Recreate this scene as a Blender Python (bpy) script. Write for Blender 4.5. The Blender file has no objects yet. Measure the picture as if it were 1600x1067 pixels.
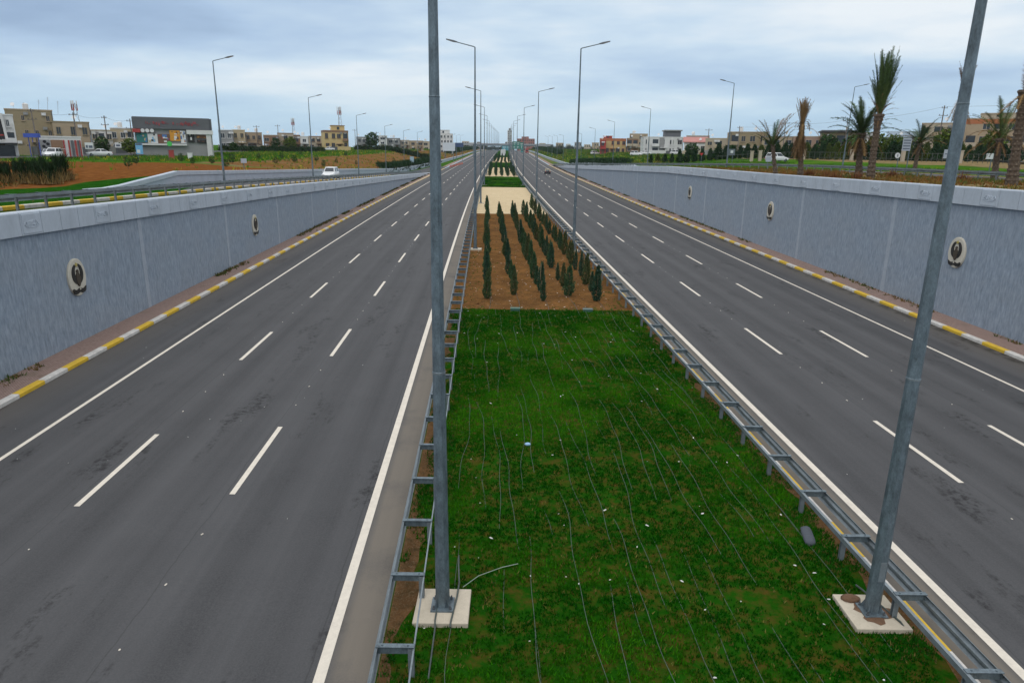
import bpy, math, random
import numpy as np
from mathutils import Vector
rnd = random.Random(7)
C = bpy.context.scene.collection
R = math.radians
FPX, PITCH, ROLL, CAMZ = 1058.85, 0.2712, 0.0136, 9.008

# ------------------------------------------------------------------ mesh helper
class MB:
    def __init__(s): s.v=[]; s.f=[]; s.m=[]; s.uv=None
    def add(s, vs, fs, mi=0):
        b=len(s.v); s.v.extend([tuple(p) for p in vs])
        for f in fs: s.f.append(tuple(b+i for i in f)); s.m.append(mi)
    def box(s, c, size, rz=0, mi=0, taper=1.0, ry=0):
        hx,hy,hz=[k/2 for k in size]; cs,sn=math.cos(rz),math.sin(rz); vs=[]
        for z in (-1,1):
            t=taper if z>0 else 1
            for x,y in ((-1,-1),(1,-1),(1,1),(-1,1)):
                px,py,pz=x*hx*t,y*hy*t,z*hz
                if ry: px,pz=px*math.cos(ry)+pz*math.sin(ry),-px*math.sin(ry)+pz*math.cos(ry)
                vs.append((c[0]+px*cs-py*sn,c[1]+px*sn+py*cs,c[2]+pz))
        s.add(vs,[(3,2,1,0),(4,5,6,7),(0,1,5,4),(1,2,6,5),(2,3,7,6),(3,0,4,7)],mi)
    def box2(s, x0,x1,y0,y1,z0,z1,mi=0): s.box(((x0+x1)/2,(y0+y1)/2,(z0+z1)/2),(x1-x0,y1-y0,z1-z0),0,mi)
    def tube(s, pts, rad, n=8, mi=0, cap=True, phase=0):
        pts=[Vector(p) for p in pts]
        if not hasattr(rad,'__len__'): rad=[rad]*len(pts)
        vs=[];fs=[]; N=len(pts)
        t0=(pts[1]-pts[0]).normalized()
        up=Vector((0,0,1)) if abs(t0.z)<.9 else Vector((0,1,0))
        a=t0.cross(up).normalized()
        for i,p in enumerate(pts):
            t=(pts[min(i+1,N-1)]-pts[max(i-1,0)]).normalized()
            a=(a-t*a.dot(t)).normalized(); b=t.cross(a)
            for k in range(n):
                q=2*math.pi*(k+phase)/n
                vs.append(p+(a*math.cos(q)+b*math.sin(q))*rad[i])
        for i in range(N-1):
            for k in range(n):
                k2=(k+1)%n; fs.append((i*n+k,i*n+k2,(i+1)*n+k2,(i+1)*n+k))
        if cap: fs.append(tuple(range(n))[::-1]); fs.append(tuple((N-1)*n+k for k in range(n)))
        s.add(vs,fs,mi)
    def loft(s, rings, mi=0, cap=True):
        n=len(rings[0]); vs=[p for r in rings for p in r]; fs=[]
        for i in range(len(rings)-1):
            for k in range(n):
                k2=(k+1)%n; fs.append((i*n+k,i*n+k2,(i+1)*n+k2,(i+1)*n+k))
        if cap: fs.append(tuple(range(n))[::-1]); fs.append(tuple((len(rings)-1)*n+k for k in range(n)))
        s.add(vs,fs,mi)
    def ell(s, c, r, nu=10, nv=6, mi=0):
        vs=[];fs=[]
        for j in range(1,nv):
            th=math.pi*j/nv
            for k in range(nu):
                q=2*math.pi*k/nu; vs.append((c[0]+r[0]*math.sin(th)*math.cos(q),c[1]+r[1]*math.sin(th)*math.sin(q),c[2]+r[2]*math.cos(th)))
        vs.append((c[0],c[1],c[2]+r[2])); vs.append((c[0],c[1],c[2]-r[2])); t=len(vs)-2
        for j in range(nv-2):
            for k in range(nu):
                k2=(k+1)%nu; fs.append((j*nu+k,(j+1)*nu+k,(j+1)*nu+k2,j*nu+k2))
        for k in range(nu):
            k2=(k+1)%nu; fs.append((t,k,k2)); fs.append((t+1,(nv-2)*nu+k2,(nv-2)*nu+k))
        s.add(vs,fs,mi)
    def prism(s, poly, axis_fn, d0, d1, mi=0):
        n=len(poly); vs=[axis_fn(p,d0) for p in poly]+[axis_fn(p,d1) for p in poly]
        s.add(vs,[tuple(range(n))[::-1],tuple(range(n,2*n))]+[(k,(k+1)%n,n+(k+1)%n,n+k) for k in range(n)],mi)
    def build(s, name, mats, parent=None, smooth=False, kind=None):
        me=bpy.data.meshes.new(name); me.from_pydata(s.v,[],s.f)
        if not isinstance(mats,(list,tuple)): mats=[mats]
        for m in mats: me.materials.append(m)
        if len(mats)>1: me.polygons.foreach_set('material_index',s.m)
        if smooth: me.polygons.foreach_set('use_smooth',[True]*len(s.f))
        if s.uv is not None:
            ul=me.uv_layers.new(name='UVMap'); idx=np.empty(len(me.loops),dtype=np.int32); me.loops.foreach_get('vertex_index',idx)
            ul.data.foreach_set('uv',np.asarray(s.uv,dtype=np.float32)[idx].ravel())
        me.update(); o=bpy.data.objects.new(name,me); C.objects.link(o)
        if parent is not None: o.parent=parent
        if kind: o['kind']=kind
        return o
def tag(o,label,cat,group=None,kind=None):
    o['label']=label; o['category']=cat
    if group: o['group']=group
    if kind: o['kind']=kind
    return o
def empty(name,loc,rz,label,cat,group=None):
    o=bpy.data.objects.new(name,None); C.objects.link(o); o.location=loc; o.rotation_euler=(0,0,rz); o.empty_display_size=.2
    return tag(o,label,cat,group)
def copy_tree(o,parent=None):
    c=o.copy(); C.objects.link(c)
    if parent is not None: c.parent=parent
    for ch in o.children: copy_tree(ch,c)
    return c
ORD=['first','second','third','fourth','fifth','sixth','seventh','eighth','ninth','tenth','eleventh','twelfth','thirteenth','fourteenth','fifteenth','sixteenth','seventeenth','eighteenth','nineteenth','twentieth','twenty-first','twenty-second','twenty-third','twenty-fourth','twenty-fifth','twenty-sixth','twenty-seventh','twenty-eighth','twenty-ninth','thirtieth']+['thirty-'+k for k in 'first second third fourth fifth sixth seventh eighth ninth'.split()]+['fortieth']+['forty-'+k for k in 'first second third fourth fifth sixth seventh eighth ninth'.split()]

# ------------------------------------------------------------------ materials
def newmat(name):
    m=bpy.data.materials.new(name); m.use_nodes=True; nt=m.node_tree; b=nt.nodes['Principled BSDF']; return m,nt,b
def N(nt,t,**k):
    n=nt.nodes.new(t)
    for a,v in k.items(): setattr(n,a,v)
    return n
def L(nt,a,b): nt.links.new(a,b)
def ramp(nt,src,p0,p1,c0=(0,0,0,1),c1=(1,1,1,1)):
    r=N(nt,'ShaderNodeValToRGB'); r.color_ramp.elements[0].position=p0; r.color_ramp.elements[1].position=p1
    r.color_ramp.elements[0].color=c0; r.color_ramp.elements[1].color=c1; L(nt,src,r.inputs[0]); return r.outputs[0]
def mixc(nt,f,a,b):
    m=N(nt,'ShaderNodeMix',data_type='RGBA')
    for sock,val in ((m.inputs[0],f),(m.inputs[6],a),(m.inputs[7],b)):
        if hasattr(val,'is_output'): L(nt,val,sock)
        elif isinstance(val,(int,float)): sock.default_value=val
        else: sock.default_value=(*val[:3],1)
    return m.outputs[2]
def math_(nt,op,a,b=None,clamp=False):
    m=N(nt,'ShaderNodeMath',operation=op); m.use_clamp=clamp
    for i,v in enumerate((a,b)):
        if v is None: continue
        if hasattr(v,'is_output'): L(nt,v,m.inputs[i])
        else: m.inputs[i].default_value=v
    return m.outputs[0]
def coords(nt,scale=(1,1,1),kind='Object'):
    t=N(nt,'ShaderNodeTexCoord'); mp=N(nt,'ShaderNodeMapping'); L(nt,t.outputs[kind],mp.inputs[0]); mp.inputs['Scale'].default_value=scale; return mp.outputs[0]
def noise(nt,vec,scale,detail=4,rough=.6):
    n=N(nt,'ShaderNodeTexNoise'); L(nt,vec,n.inputs['Vector']); n.inputs['Scale'].default_value=scale; n.inputs['Detail'].default_value=detail; n.inputs['Roughness'].default_value=rough; return n.outputs['Fac']
def bump(nt,b,h,strength=.3,dist=.02):
    n=N(nt,'ShaderNodeBump'); n.inputs['Strength'].default_value=strength; n.inputs['Distance'].default_value=dist; L(nt,h,n.inputs['Height']); L(nt,n.outputs[0],b.inputs['Normal'])
MC={}
def M(name,col,rough=.7,var=.25,scale=3.0,metal=0.0,bmp=0.0,stretch=(1,1,1),spec=None):
    if name in MC: return MC[name]
    m,nt,b=newmat(name)
    v=coords(nt,stretch); n1=noise(nt,v,scale,5,.65); n2=noise(nt,v,scale*7.3,3)
    f=math_(nt,'ADD',math_(nt,'MULTIPLY',n1,.65),math_(nt,'MULTIPLY',n2,.35))
    lo=tuple(c*(1-var) for c in col); hi=tuple(min(1,c*(1+var)) for c in col)
    L(nt,mixc(nt,ramp(nt,f,.3,.7),lo,hi),b.inputs['Base Color'])
    b.inputs['Roughness'].default_value=rough; b.inputs['Metallic'].default_value=metal
    if spec is not None: b.inputs['Specular IOR Level'].default_value=spec
    if bmp: bump(nt,b,n2,bmp)
    MC[name]=m; return m
def mat_attr(name,rough=.8,attr='Col',trans=0):
    m,nt,b=newmat(name); a=N(nt,'ShaderNodeAttribute',attribute_name=attr); L(nt,a.outputs['Color'],b.inputs['Base Color']); b.inputs['Roughness'].default_value=rough
    b.inputs['Specular IOR Level'].default_value=0.0
    return m
galv=M('galvanised steel',(.105,.138,.16),.5,.62,7,.25,.08,(1,1,.45))
galv2=M('weathered galvanised rail',(.165,.195,.215),.5,.32,2.5,.25)
lamp_dark=M('dark lamp casing',(.07,.08,.09),.5,.15)
concrete=M('pale concrete',(.43,.38,.30),.9,.16,4,0,.2)
conc_grey=M('grey concrete',(.30,.31,.33),.85,.10,1.2,0,.1)
white_paint=M('white road paint',(.58,.53,.455),.75,.14,5)
kerb_w=M('worn white kerb paint',(.50,.48,.45),.8,.32,3)
kerb_y=M('worn yellow kerb paint',(.56,.36,.02),.75,.20,3)
black_rub=M('black rubber',(.015,.015,.016),.7,.2)
glass_dark=M('dark window glass',(.025,.032,.04),.15,.2,.4)
bark=M('bark',(.10,.065,.04),.95,.35,6,0,.4)
blackp=M('black plastic hose',(.05,.065,.06),.6,.3)

def asphalt_mat():
    m,nt,b=newmat('asphalt'); uv=N(nt,'ShaderNodeUVMap'); sp=N(nt,'ShaderNodeSeparateXYZ'); L(nt,uv.outputs[0],sp.inputs[0])
    off,yy=sp.outputs[0],sp.outputs[1]
    ob=coords(nt)
    fine=noise(nt,ob,26,3,.8); mid=noise(nt,ob,.55,5,.6)
    st=N(nt,'ShaderNodeMapping'); L(nt,uv.outputs[0],st.inputs[0]); st.inputs['Scale'].default_value=(1.6,.022,1)
    streak=noise(nt,st.outputs[0],1.0,4,.6)
    # wheel paths: two per lane, lane width 3.7, lanes counted from the inner line
    la=math_(nt,'ABSOLUTE',math_(nt,'SUBTRACT',off,1.085))
    t=math_(nt,'SUBTRACT',la,6.22)
    wave=math_(nt,'COSINE',math_(nt,'MULTIPLY',t,2*math.pi/1.87))
    f=math_(nt,'ADD',math_(nt,'MULTIPLY',wave,.075),math_(nt,'ADD',math_(nt,'MULTIPLY',streak,.75),math_(nt,'MULTIPLY',mid,.3)))
    base=mixc(nt,ramp(nt,f,.25,.85),(.036,.037,.0405),(.078,.079,.084))
    base=mixc(nt,math_(nt,'MULTIPLY',ramp(nt,fine,.35,.75),.35),base,(.115,.112,.110))
    # longitudinal paving seams and a few cracks
    sm=math_(nt,'ABSOLUTE',math_(nt,'SUBTRACT',math_(nt,'FRACT',math_(nt,'DIVIDE',math_(nt,'ADD',t,math_(nt,'MULTIPLY',math_(nt,'SUBTRACT',mid,.5),.25)),3.74)),.06))
    base=mixc(nt,math_(nt,'MULTIPLY',math_(nt,'LESS_THAN',sm,.004),.28),base,(.02,.02,.021))
    # old oil and skid stains, long patches
    s2=N(nt,'ShaderNodeMapping'); L(nt,uv.outputs[0],s2.inputs[0]); s2.inputs['Scale'].default_value=(.9,.22,1)
    big=noise(nt,s2.outputs[0],.9,6,.7); patch=ramp(nt,big,.565,.665)
    fine2=ramp(nt,noise(nt,ob,5,4,.75),.42,.6)
    base=mixc(nt,math_(nt,'MULTIPLY',math_(nt,'MULTIPLY',patch,fine2),.92),base,(.017,.017,.018))
    # sandy shoulder beside the median
    sh=math_(nt,'SUBTRACT',1.0,math_(nt,'MULTIPLY',math_(nt,'SUBTRACT',la,5.95),4.0,True),True)
    shc=mixc(nt,streak,(.105,.094,.081),(.18,.158,.132))
    base=mixc(nt,math_(nt,'MULTIPLY',sh,ramp(nt,math_(nt,'ADD',mid,math_(nt,'MULTIPLY',fine,.3)),.2,.65)),base,shc)
    # dust by the outer kerb
    du=math_(nt,'MULTIPLY',math_(nt,'SUBTRACT',la,18.4),.6,True)
    base=mixc(nt,math_(nt,'MULTIPLY',du,.55),base,(.12,.105,.09))
    gr=math_(nt,'MULTIPLY',math_(nt,'SUBTRACT',la,19.75),3.5,True)  # darker kerb foot: grime, with the shadow line there painted in too
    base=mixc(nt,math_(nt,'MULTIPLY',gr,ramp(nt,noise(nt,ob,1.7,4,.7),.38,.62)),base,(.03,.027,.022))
    L(nt,base,b.inputs['Base Color']); b.inputs['Roughness'].default_value=.85; b.inputs['Specular IOR Level'].default_value=.2
    bump(nt,b,fine,.25,.01); return m
asphalt=asphalt_mat()
def wall_mat():
    m,nt,b=newmat('chiselled blue grey stone'); v=coords(nt,(7,7,1.6)); n1=noise(nt,v,1.3,4,.7); n2=noise(nt,coords(nt,(.25,.25,.6)),1,4)
    v2=coords(nt,(1,1,.25)); n3=noise(nt,v2,2.2,5,.7)
    c=mixc(nt,ramp(nt,n1,.32,.68),(.160,.202,.255),(.295,.35,.42)); c=mixc(nt,math_(nt,'MULTIPLY',ramp(nt,n2,.4,.75),.35),c,(.26,.28,.30))
    # faint drip stains and mud splashed along the foot
    c=mixc(nt,math_(nt,'MULTIPLY',ramp(nt,n3,.58,.75),.3),c,(.14,.15,.165))
    L(nt,c,b.inputs['Base Color']); b.inputs['Roughness'].default_value=.9; bump(nt,b,n1,.8,.04); return m
wall_m=wall_mat()
coping_m=M('pale grey precast concrete',(.385,.43,.485),.8,.14,1.1,0,.06,(1,1,.4))
joint_m=M('light joint strip',(.30,.34,.395),.85,.14,2)
def brick_mat():
    m,nt,b=newmat('interlocking pavers'); uv=N(nt,'ShaderNodeUVMap'); br=N(nt,'ShaderNodeTexBrick'); L(nt,uv.outputs[0],br.inputs[0]); br.inputs['Scale'].default_value=4.5
    br.inputs['Color1'].default_value=(.25,.15,.12,1); br.inputs['Color2'].default_value=(.33,.22,.18,1); br.inputs['Mortar'].default_value=(.10,.08,.07,1); br.inputs['Mortar Size'].default_value=.04
    n=noise(nt,coords(nt),.9,5,.7); c=mixc(nt,ramp(nt,n,.58,.8),br.outputs[0],(.10,.085,.05)); L(nt,c,b.inputs['Base Color']); b.inputs['Roughness'].default_value=.9; return m
paver=brick_mat()
def soilmix(name,cols,scales=(.5,3,18),b_=.5):
    m,nt,b=newmat(name); v=coords(nt); a=noise(nt,v,scales[0],5,.65); c=noise(nt,v,scales[1],5,.7); d=noise(nt,v,scales[2],3,.7)
    k=mixc(nt,ramp(nt,a,.38,.62),cols[0],cols[1]); k=mixc(nt,ramp(nt,c,.45,.7),k,cols[2]); k=mixc(nt,math_(nt,'MULTIPLY',ramp(nt,d,.5,.75),.6),k,cols[3])
    L(nt,k,b.inputs['Base Color']); b.inputs['Roughness'].default_value=.95; b.inputs['Specular IOR Level'].default_value=.0; bump(nt,b,math_(nt,'ADD',c,d),b_,.06); return m
soil_m=soilmix('reddish brown soil',[(.095,.046,.016),(.175,.084,.027),(.060,.034,.013),(.27,.165,.09)])
sand_m=soilmix('pale sand',[(.47,.375,.235),(.53,.43,.28),(.40,.31,.19),(.57,.47,.32)],b_=.2)
lawn_m=soilmix('lawn thatch',[(.006,.042,.002),(.010,.058,.003),(.070,.042,.010),(.016,.074,.004)],(.35,2.6,14))
def terr_mat():
    m,nt,b=newmat('field ground'); v=coords(nt); a=N(nt,'ShaderNodeAttribute',attribute_name='Cov'); s=N(nt,'ShaderNodeSeparateColor'); L(nt,a.outputs['Color'],s.inputs[0])
    n1=noise(nt,v,.18,6,.65); n2=noise(nt,v,1.2,5,.7)
    nn=math_(nt,'ADD',math_(nt,'MULTIPLY',n1,.6),math_(nt,'MULTIPLY',n2,.4))
    def cov(ch,w=.9): return ramp(nt,math_(nt,'ADD',ch,math_(nt,'MULTIPLY',math_(nt,'SUBTRACT',nn,.5),w)),.38,.62)
    dry=mixc(nt,ramp(nt,n2,.4,.6),(.14,.105,.05),(.22,.165,.085))
    k=mixc(nt,cov(s.outputs[1]),dry,mixc(nt,ramp(nt,n2,.4,.65),(.12,.045,.013),(.185,.078,.024)))
    k=mixc(nt,cov(s.outputs[0],1.3),k,mixc(nt,ramp(nt,n1,.4,.6),(.022,.078,.007),(.058,.125,.011)))
    k=mixc(nt,cov(s.outputs[2],1.6),k,(.22,.22,.03))
    k=mixc(nt,cov(a.outputs['Alpha'],.3),k,mixc(nt,ramp(nt,n2,.4,.6),(.009,.05,.004),(.016,.07,.006)))
    L(nt,k,b.inputs['Base Color']); b.inputs['Roughness'].default_value=.95; b.inputs['Specular IOR Level'].default_value=.0; bump(nt,b,n2,.5,.15); return m
terr_m=terr_mat()
edge_soil=soilmix('damp dark soil',[(.085,.048,.022),(.13,.068,.030),(.05,.035,.016),(.20,.15,.10)],(.9,5,24))

# ------------------------------------------------------------------ alignment of the road
_a=(2.24956,-4.20958,-.38508,.70445,-.16512); _S=1.0207
def _xf(Y):
    u=Y/_S/100.; return _S*sum(k*u**i for i,k in enumerate(_a))
_yk=np.arange(-60,3001,2.0)
_xs=np.where(_yk<230,[_xf(max(y,0)) -0.04247*min(y,0)*-1*0 if y>0 else _xf(0)-.0421*y for y in _yk],
   np.interp(_yk,[230,306,398,523,830,1200,3000],[_xf(230),-6.9,-8.0,-9.6,-13.0,-17,-36]))
_zs=np.interp(_yk,[-60,9,36,60,100,150,200,260,306,398,523,650,830,1000,1500,3000],[-.6,.168,.547,.872,1.343,1.98,2.6,3.47,4.2,5.8,8.1,10.0,11.6,12.2,12.6,12.7])
def _sm(a,n):
    k=np.hanning(n+2)[1:-1]; k/=k.sum(); p=np.pad(a,(n//2,n//2),mode='reflect',reflect_type='odd'); return np.convolve(p,k,mode='valid')
_xs=_sm(_xs,21); _zs=_sm(_zs,15)
def XC(Y): return float(np.interp(Y,_yk,_xs))
def ZC(Y): return float(np.interp(Y,_yk,_zs))
def P(Y,off,dz=0): return (XC(Y)+off,Y,ZC(Y)+dz)
def lerpf(xs,ys): return lambda t: float(np.interp(t,xs,ys))
copL=lerpf([-40,26,57,102,150,195,212,240],[7.2,6.54,6.04,5.1,4.2,3.25,2.95,2.5])
copR=lerpf([-40,33,58,82,99,133,184,240,284,300],[7.6,7.6,7.52,7.55,7.48,6.94,6.03,5.15,4.5,4.3])
LW,RW=-20.45,23.25          # faces of the two retaining walls
LEND,REND=212.,284.
twL=lerpf([0,60,160,200,240,300,400,900,3000],[31,31,31,30.5,27,25,23.4,22,22])
twR=lerpf([0,90,130,168,250,300,400,900,3000],[52,50,40,34,31,28.5,26.8,25,25])
UL=lerpf([0,80,160,280,400,600,900,5000],[6.5,6.7,7.1,8.9,10.3,12,12.6,12.8])
UR=lerpf([0,75,110,150,280,400,600,900,5000],[7.3,7.3,7.6,8.4,9.2,10.5,12,12.6,12.8])
def EL(Y): return max(copL(Y)-.2,ZC(Y)+.12) if Y<LEND else ZC(Y)+.12
def ER(Y): return max(copR(Y)-.2,ZC(Y)+.12) if Y<REND else ZC(Y)+.12
def sstep(t): t=min(1,max(0,t)); return t*t*(3-2*t)
def hL(Y): return 1.3*min(1,max(0,(Y-52)/13))*(1-.35*sstep((Y-300)/200))
def hR(Y): return .75*min(1,max(0,(Y-168)/10))+.35*sstep((Y-185)/60)
def ground(X,Y):
    off=X-XC(Y); D=math.hypot(X,Y)
    if -19<off<21.6: return ZC(Y)
    if off<0:
        t=-off; w=twL(Y); e=EL(Y)
        if t<=w: return e
        fl=5*(1-sstep((Y-50)/25)); return e+hL(Y)-.08*min(1,hL(Y))+(UL(D)-(e+hL(Y)))*sstep((t-w-fl)/24)
    t=off; w=twR(Y); e=ER(Y)
    if t<=w: return e
    return e+hR(Y)-.08*min(1,hR(Y))+(UR(D)-(e+hR(Y)))*sstep((t-w)/26)
# camera rays for laying things out at measured distances
_cr,_sr,_cp,_sp=math.cos(ROLL),math.sin(ROLL),math.cos(PITCH),math.sin(PITCH)
def ray(px,py):
    u=(px-800)/FPX; v=-(py-533.5)/FPX; u,v=_cr*u-_sr*v,_sr*u+_cr*v
    return (u,_cp+v*_sp,-_sp+v*_cp)
def AT(px,py,Y):
    r=ray(px,py); t=Y/r[1]; return (r[0]*t,Y,CAMZ+r[2]*t)
def GX(px,Y,py=245):
    X=AT(px,py,Y)[0]; return (X,Y,ground(X,Y))
YS=[float(y) for y in list(range(-30,130,3))+list(range(130,310,6))+list(range(310,640,15))+list(range(640,1500,50))+[1500,1700,2000,2400,2900]]
def sweep(mb,prof,Ys,zf=ZC,of=lambda Y:0,closed=True,mi=0,uvlist=None):
    n=len(prof); vs=[];fs=[]
    for y in Ys:
        for o,z in prof: vs.append((XC(y)+o+of(y),y,zf(y)+z))
        if uvlist is not None: uvlist.extend([(o+of(y),y) for o,z in prof])
    for i in range(len(Ys)-1):
        for k in range(n if closed else n-1):
            k2=(k+1)%n; fs.append((i*n+k,i*n+k2,(i+1)*n+k2,(i+1)*n+k))
    if closed: fs.append(tuple(range(n))[::-1]); fs.append(tuple((len(Ys)-1)*n+k for k in range(n)))
    mb.add(vs,fs,mi)
def ribbon(name,offs,Ys,mat,dz=0,zf=ZC,of=lambda Y:0,kind='structure'):
    mb=MB(); uv=[]; sweep(mb,[(o,dz) for o in offs],Ys,zf,of,False,0,uv); mb.uv=uv
    return mb.build(name,mat,kind=kind)
def ys(a,b,st): 
    n=max(1,int(round((b-a)/st))); return [a+(b-a)*i/n for i in range(n+1)]
# ------------------------------------------------------------------ roads, markings, kerbs
def st(o,label,cat): return tag(o,label,cat,None,'structure')
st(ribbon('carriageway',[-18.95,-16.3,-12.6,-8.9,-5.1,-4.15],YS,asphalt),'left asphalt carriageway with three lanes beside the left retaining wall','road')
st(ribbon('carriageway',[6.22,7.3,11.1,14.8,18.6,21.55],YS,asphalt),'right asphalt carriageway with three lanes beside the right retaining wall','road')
def marks(offs_solid,offs_dash,phases):
    mb=MB()
    for o,w in offs_solid: sweep(mb,[(o-w/2,.005),(o+w/2,.005)],YS,closed=False)
    for o,ph in zip(offs_dash,phases):
        k=-3
        while True:
            a=ph+12*k-2.2; b=ph+12*k+2.2; k+=1
            if a>760: break
            sweep(mb,[(o-.075,.005),(o+.075,.005)],ys(a,b,1.1),closed=False)
    return mb
st(marks([(-5.14,.20),(-16.27,.14)],[-8.92,-12.6],[18.27,17.56]).build('lane_marking',white_paint),'white edge lines and dashes on the left carriageway','road marking')
st(marks([(7.31,.20),(18.6,.14)],[11.07,14.8],[19.46,19.2]).build('lane_marking',white_paint),'white edge lines and dashes on the right carriageway','road marking')
# cat-eye studs between the dashes
mb=MB()
for o,ph in ((-8.92,18.27),(-12.6,17.56),(11.07,19.46),(14.8,19.2)):
    for k in range(-1,8):
        for j in range(1,4):
            y=ph+12*k+2.2+j*1.9; x,yy,z=P(y,o+rnd.uniform(-.03,.03)); mb.box((x,yy,z+.008),(.03,.08*rnd.uniform(.4,1.2),.010),rnd.uniform(-.4,.4))
st(mb.build('lane_marking',white_paint),'small pale flecks of paint between the white dashes','road marking')
def kerb(o0,o1,ph,h,label,y0=-20,y1=700,zf=ZC,of=lambda Y:0,step=1.46):
    mb=MB(); k=0; y=ph-step*math.ceil((ph-y0)/step)
    k=-int(math.ceil((ph-y0)/step))
    while y<y1:
        n=1 if y<120 else 4
        for q in range(n):
            a=y+q*step; b=a+step
            if b>y1+step: break
            sweep(mb,[(o0,0),(o0,h-.03),(o0+.03*(1 if o1>o0 else -1),h),(o1,h),(o1,-.1)],[a+.006,b-.006],zf,of,True,(k+q)%2)
        y+=n*step; k+=n
    return st(mb.build('kerb',[kerb_y,kerb_w]),label,'kerb')
kerb(-18.86,-19.13,22.7,.15,'yellow and white kerb along the foot of the left retaining wall',y1=250)
kerb(21.49,21.76,29.8,.15,'yellow and white kerb along the foot of the right retaining wall',y1=300)
kerb(6.25,6.05,25.0,.2,'yellow and white kerb under the right median guardrail',y1=330)
st(ribbon('pavement',[-19.11,-20.9],YS,paver,.14),'narrow brown paver strip at the foot of the left wall','pavement')
st(ribbon('pavement',[21.74,23.7],YS,paver,.14),'narrow brown paver strip at the foot of the right wall','pavement')
# ------------------------------------------------------------------ median beds
MZ=.13
def bed(name,y0,y1,mat,label,cat): return st(ribbon(name,[-4.14,-2,0,1.1,2.5,4.5,6.08],ys(y0,y1,1.0 if y1<150 else 6),mat,MZ),label,cat)
bed('lawn_ground',-20,36.5,lawn_m,'dark green lawn of the near median','lawn')
bed('soil_bed',36.5,89.5,soil_m,'bare reddish soil bed planted with rows of cypress','soil')
bed('sand_bed',89.5,145,sand_m,'pale sand strip across the median behind the cypress bed','sand')
bed('lawn_ground',145,191,lawn_m,'second green lawn of the median beyond the pale sand','lawn')
bed('sand_bed',191,262,sand_m,'sandy bed of the second cypress planting','sand')
bed('lawn_ground',262,320,lawn_m,'third green lawn of the median beyond the second cypress planting','lawn')
bed('sand_bed',320,420,sand_m,'sandy bed of the far cypress planting','sand')
bed('lawn_ground',420,1500,lawn_m,'far green end of the median','lawn')
# bare earth strips beside the rails on the lawn
def strip(o0,o1,y0,y1,label):
    mb=MB(); n=int((y1-y0)/.4); vs=[];fs=[]
    for i in range(n+1):
        y=y0+(y1-y0)*i/n; w=(o1-o0)*(.55+.45*math.sin(y*1.7)*math.sin(y*.63+1)+rnd.uniform(-.12,.12)); vs+= [P(y,o0,MZ+.004),P(y,o0+w,MZ+.004)]
        if i: b=2*i; fs.append((b-2,b-1,b+1,b))
    mb.add(vs,fs); return st(mb.build('soil_strip',edge_soil),label,'soil')
strip(-4.12,-3.5,3,36.4,'bare soil strip beside the left median guardrail')
strip(6.05,5.6,3,36.4,'bare soil strip beside the right median guardrail')

# ------------------------------------------------------------------ tufts (grass, weeds)
def tufts(name,pts,h,w,cols,mat,label,cat,blades=3,lean=.6,seed=1,group=None):
    g=np.random.default_rng(seed); pts=np.asarray(pts,float); n=len(pts); nb=n*blades
    base=np.repeat(pts,blades,0)+np.concatenate([g.normal(0,w*.8,(nb,2)),np.zeros((nb,1))],1)
    hh=np.repeat(np.asarray(h)*np.ones(n),blades)*g.uniform(.55,1.15,nb); an=g.uniform(0,2*np.pi,nb); ln=g.uniform(0,lean,nb)*hh; a2=g.uniform(0,2*np.pi,nb)
    d=np.stack([np.cos(an),np.sin(an),np.zeros(nb)],1)*(w*g.uniform(.5,1,nb))[:,None]
    tip=base+np.stack([np.cos(a2)*ln,np.sin(a2)*ln,hh],1)
    V=np.stack([base-d/2,base+d/2,tip],1).reshape(-1,3)
    me=bpy.data.meshes.new(name); me.vertices.add(len(V)); me.vertices.foreach_set('co',V.astype(np.float32).ravel())
    me.loops.add(len(V)); me.loops.foreach_set('vertex_index',np.arange(len(V),dtype=np.int32))
    me.polygons.add(nb); me.polygons.foreach_set('loop_start',np.arange(0,3*nb,3,dtype=np.int32))
    try: me.polygons.foreach_set('loop_total',np.full(nb,3,dtype=np.int32))
    except Exception: pass
    me.update(calc_edges=True)
    ca=me.color_attributes.new('Col','FLOAT_COLOR','POINT')
    cols=np.asarray(cols,float)
    if cols.ndim==1: cols=np.tile(cols,(n,1))
    cc=np.repeat(cols,blades,0)*g.uniform(.7,1.3,(nb,1)); cc=np.repeat(cc,3,0); cc=np.concatenate([cc,np.ones((len(cc),1))],1)
    ca.data.foreach_set('color',cc.astype(np.float32).ravel())
    me.materials.append(mat); o=bpy.data.objects.new(name,me); C.objects.link(o); return tag(o,label,cat,group,'stuff')
leafm=mat_attr('plant leaf',.75)
g=np.random.default_rng(3)
def vnoise(x,y,s,seed):   # cheap smooth value noise
    r=np.random.default_rng(seed).uniform(0,1,(64,64)); x=np.asarray(x)/s; y=np.asarray(y)/s
    xi=np.floor(x).astype(int); yi=np.floor(y).astype(int); fx=x-xi; fy=y-yi; fx=fx*fx*(3-2*fx); fy=fy*fy*(3-2*fy)
    a=lambda i,j:r[(xi+i)%64,(yi+j)%64]
    return (a(0,0)*(1-fx)+a(1,0)*fx)*(1-fy)+(a(0,1)*(1-fx)+a(1,1)*fx)*fy
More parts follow.
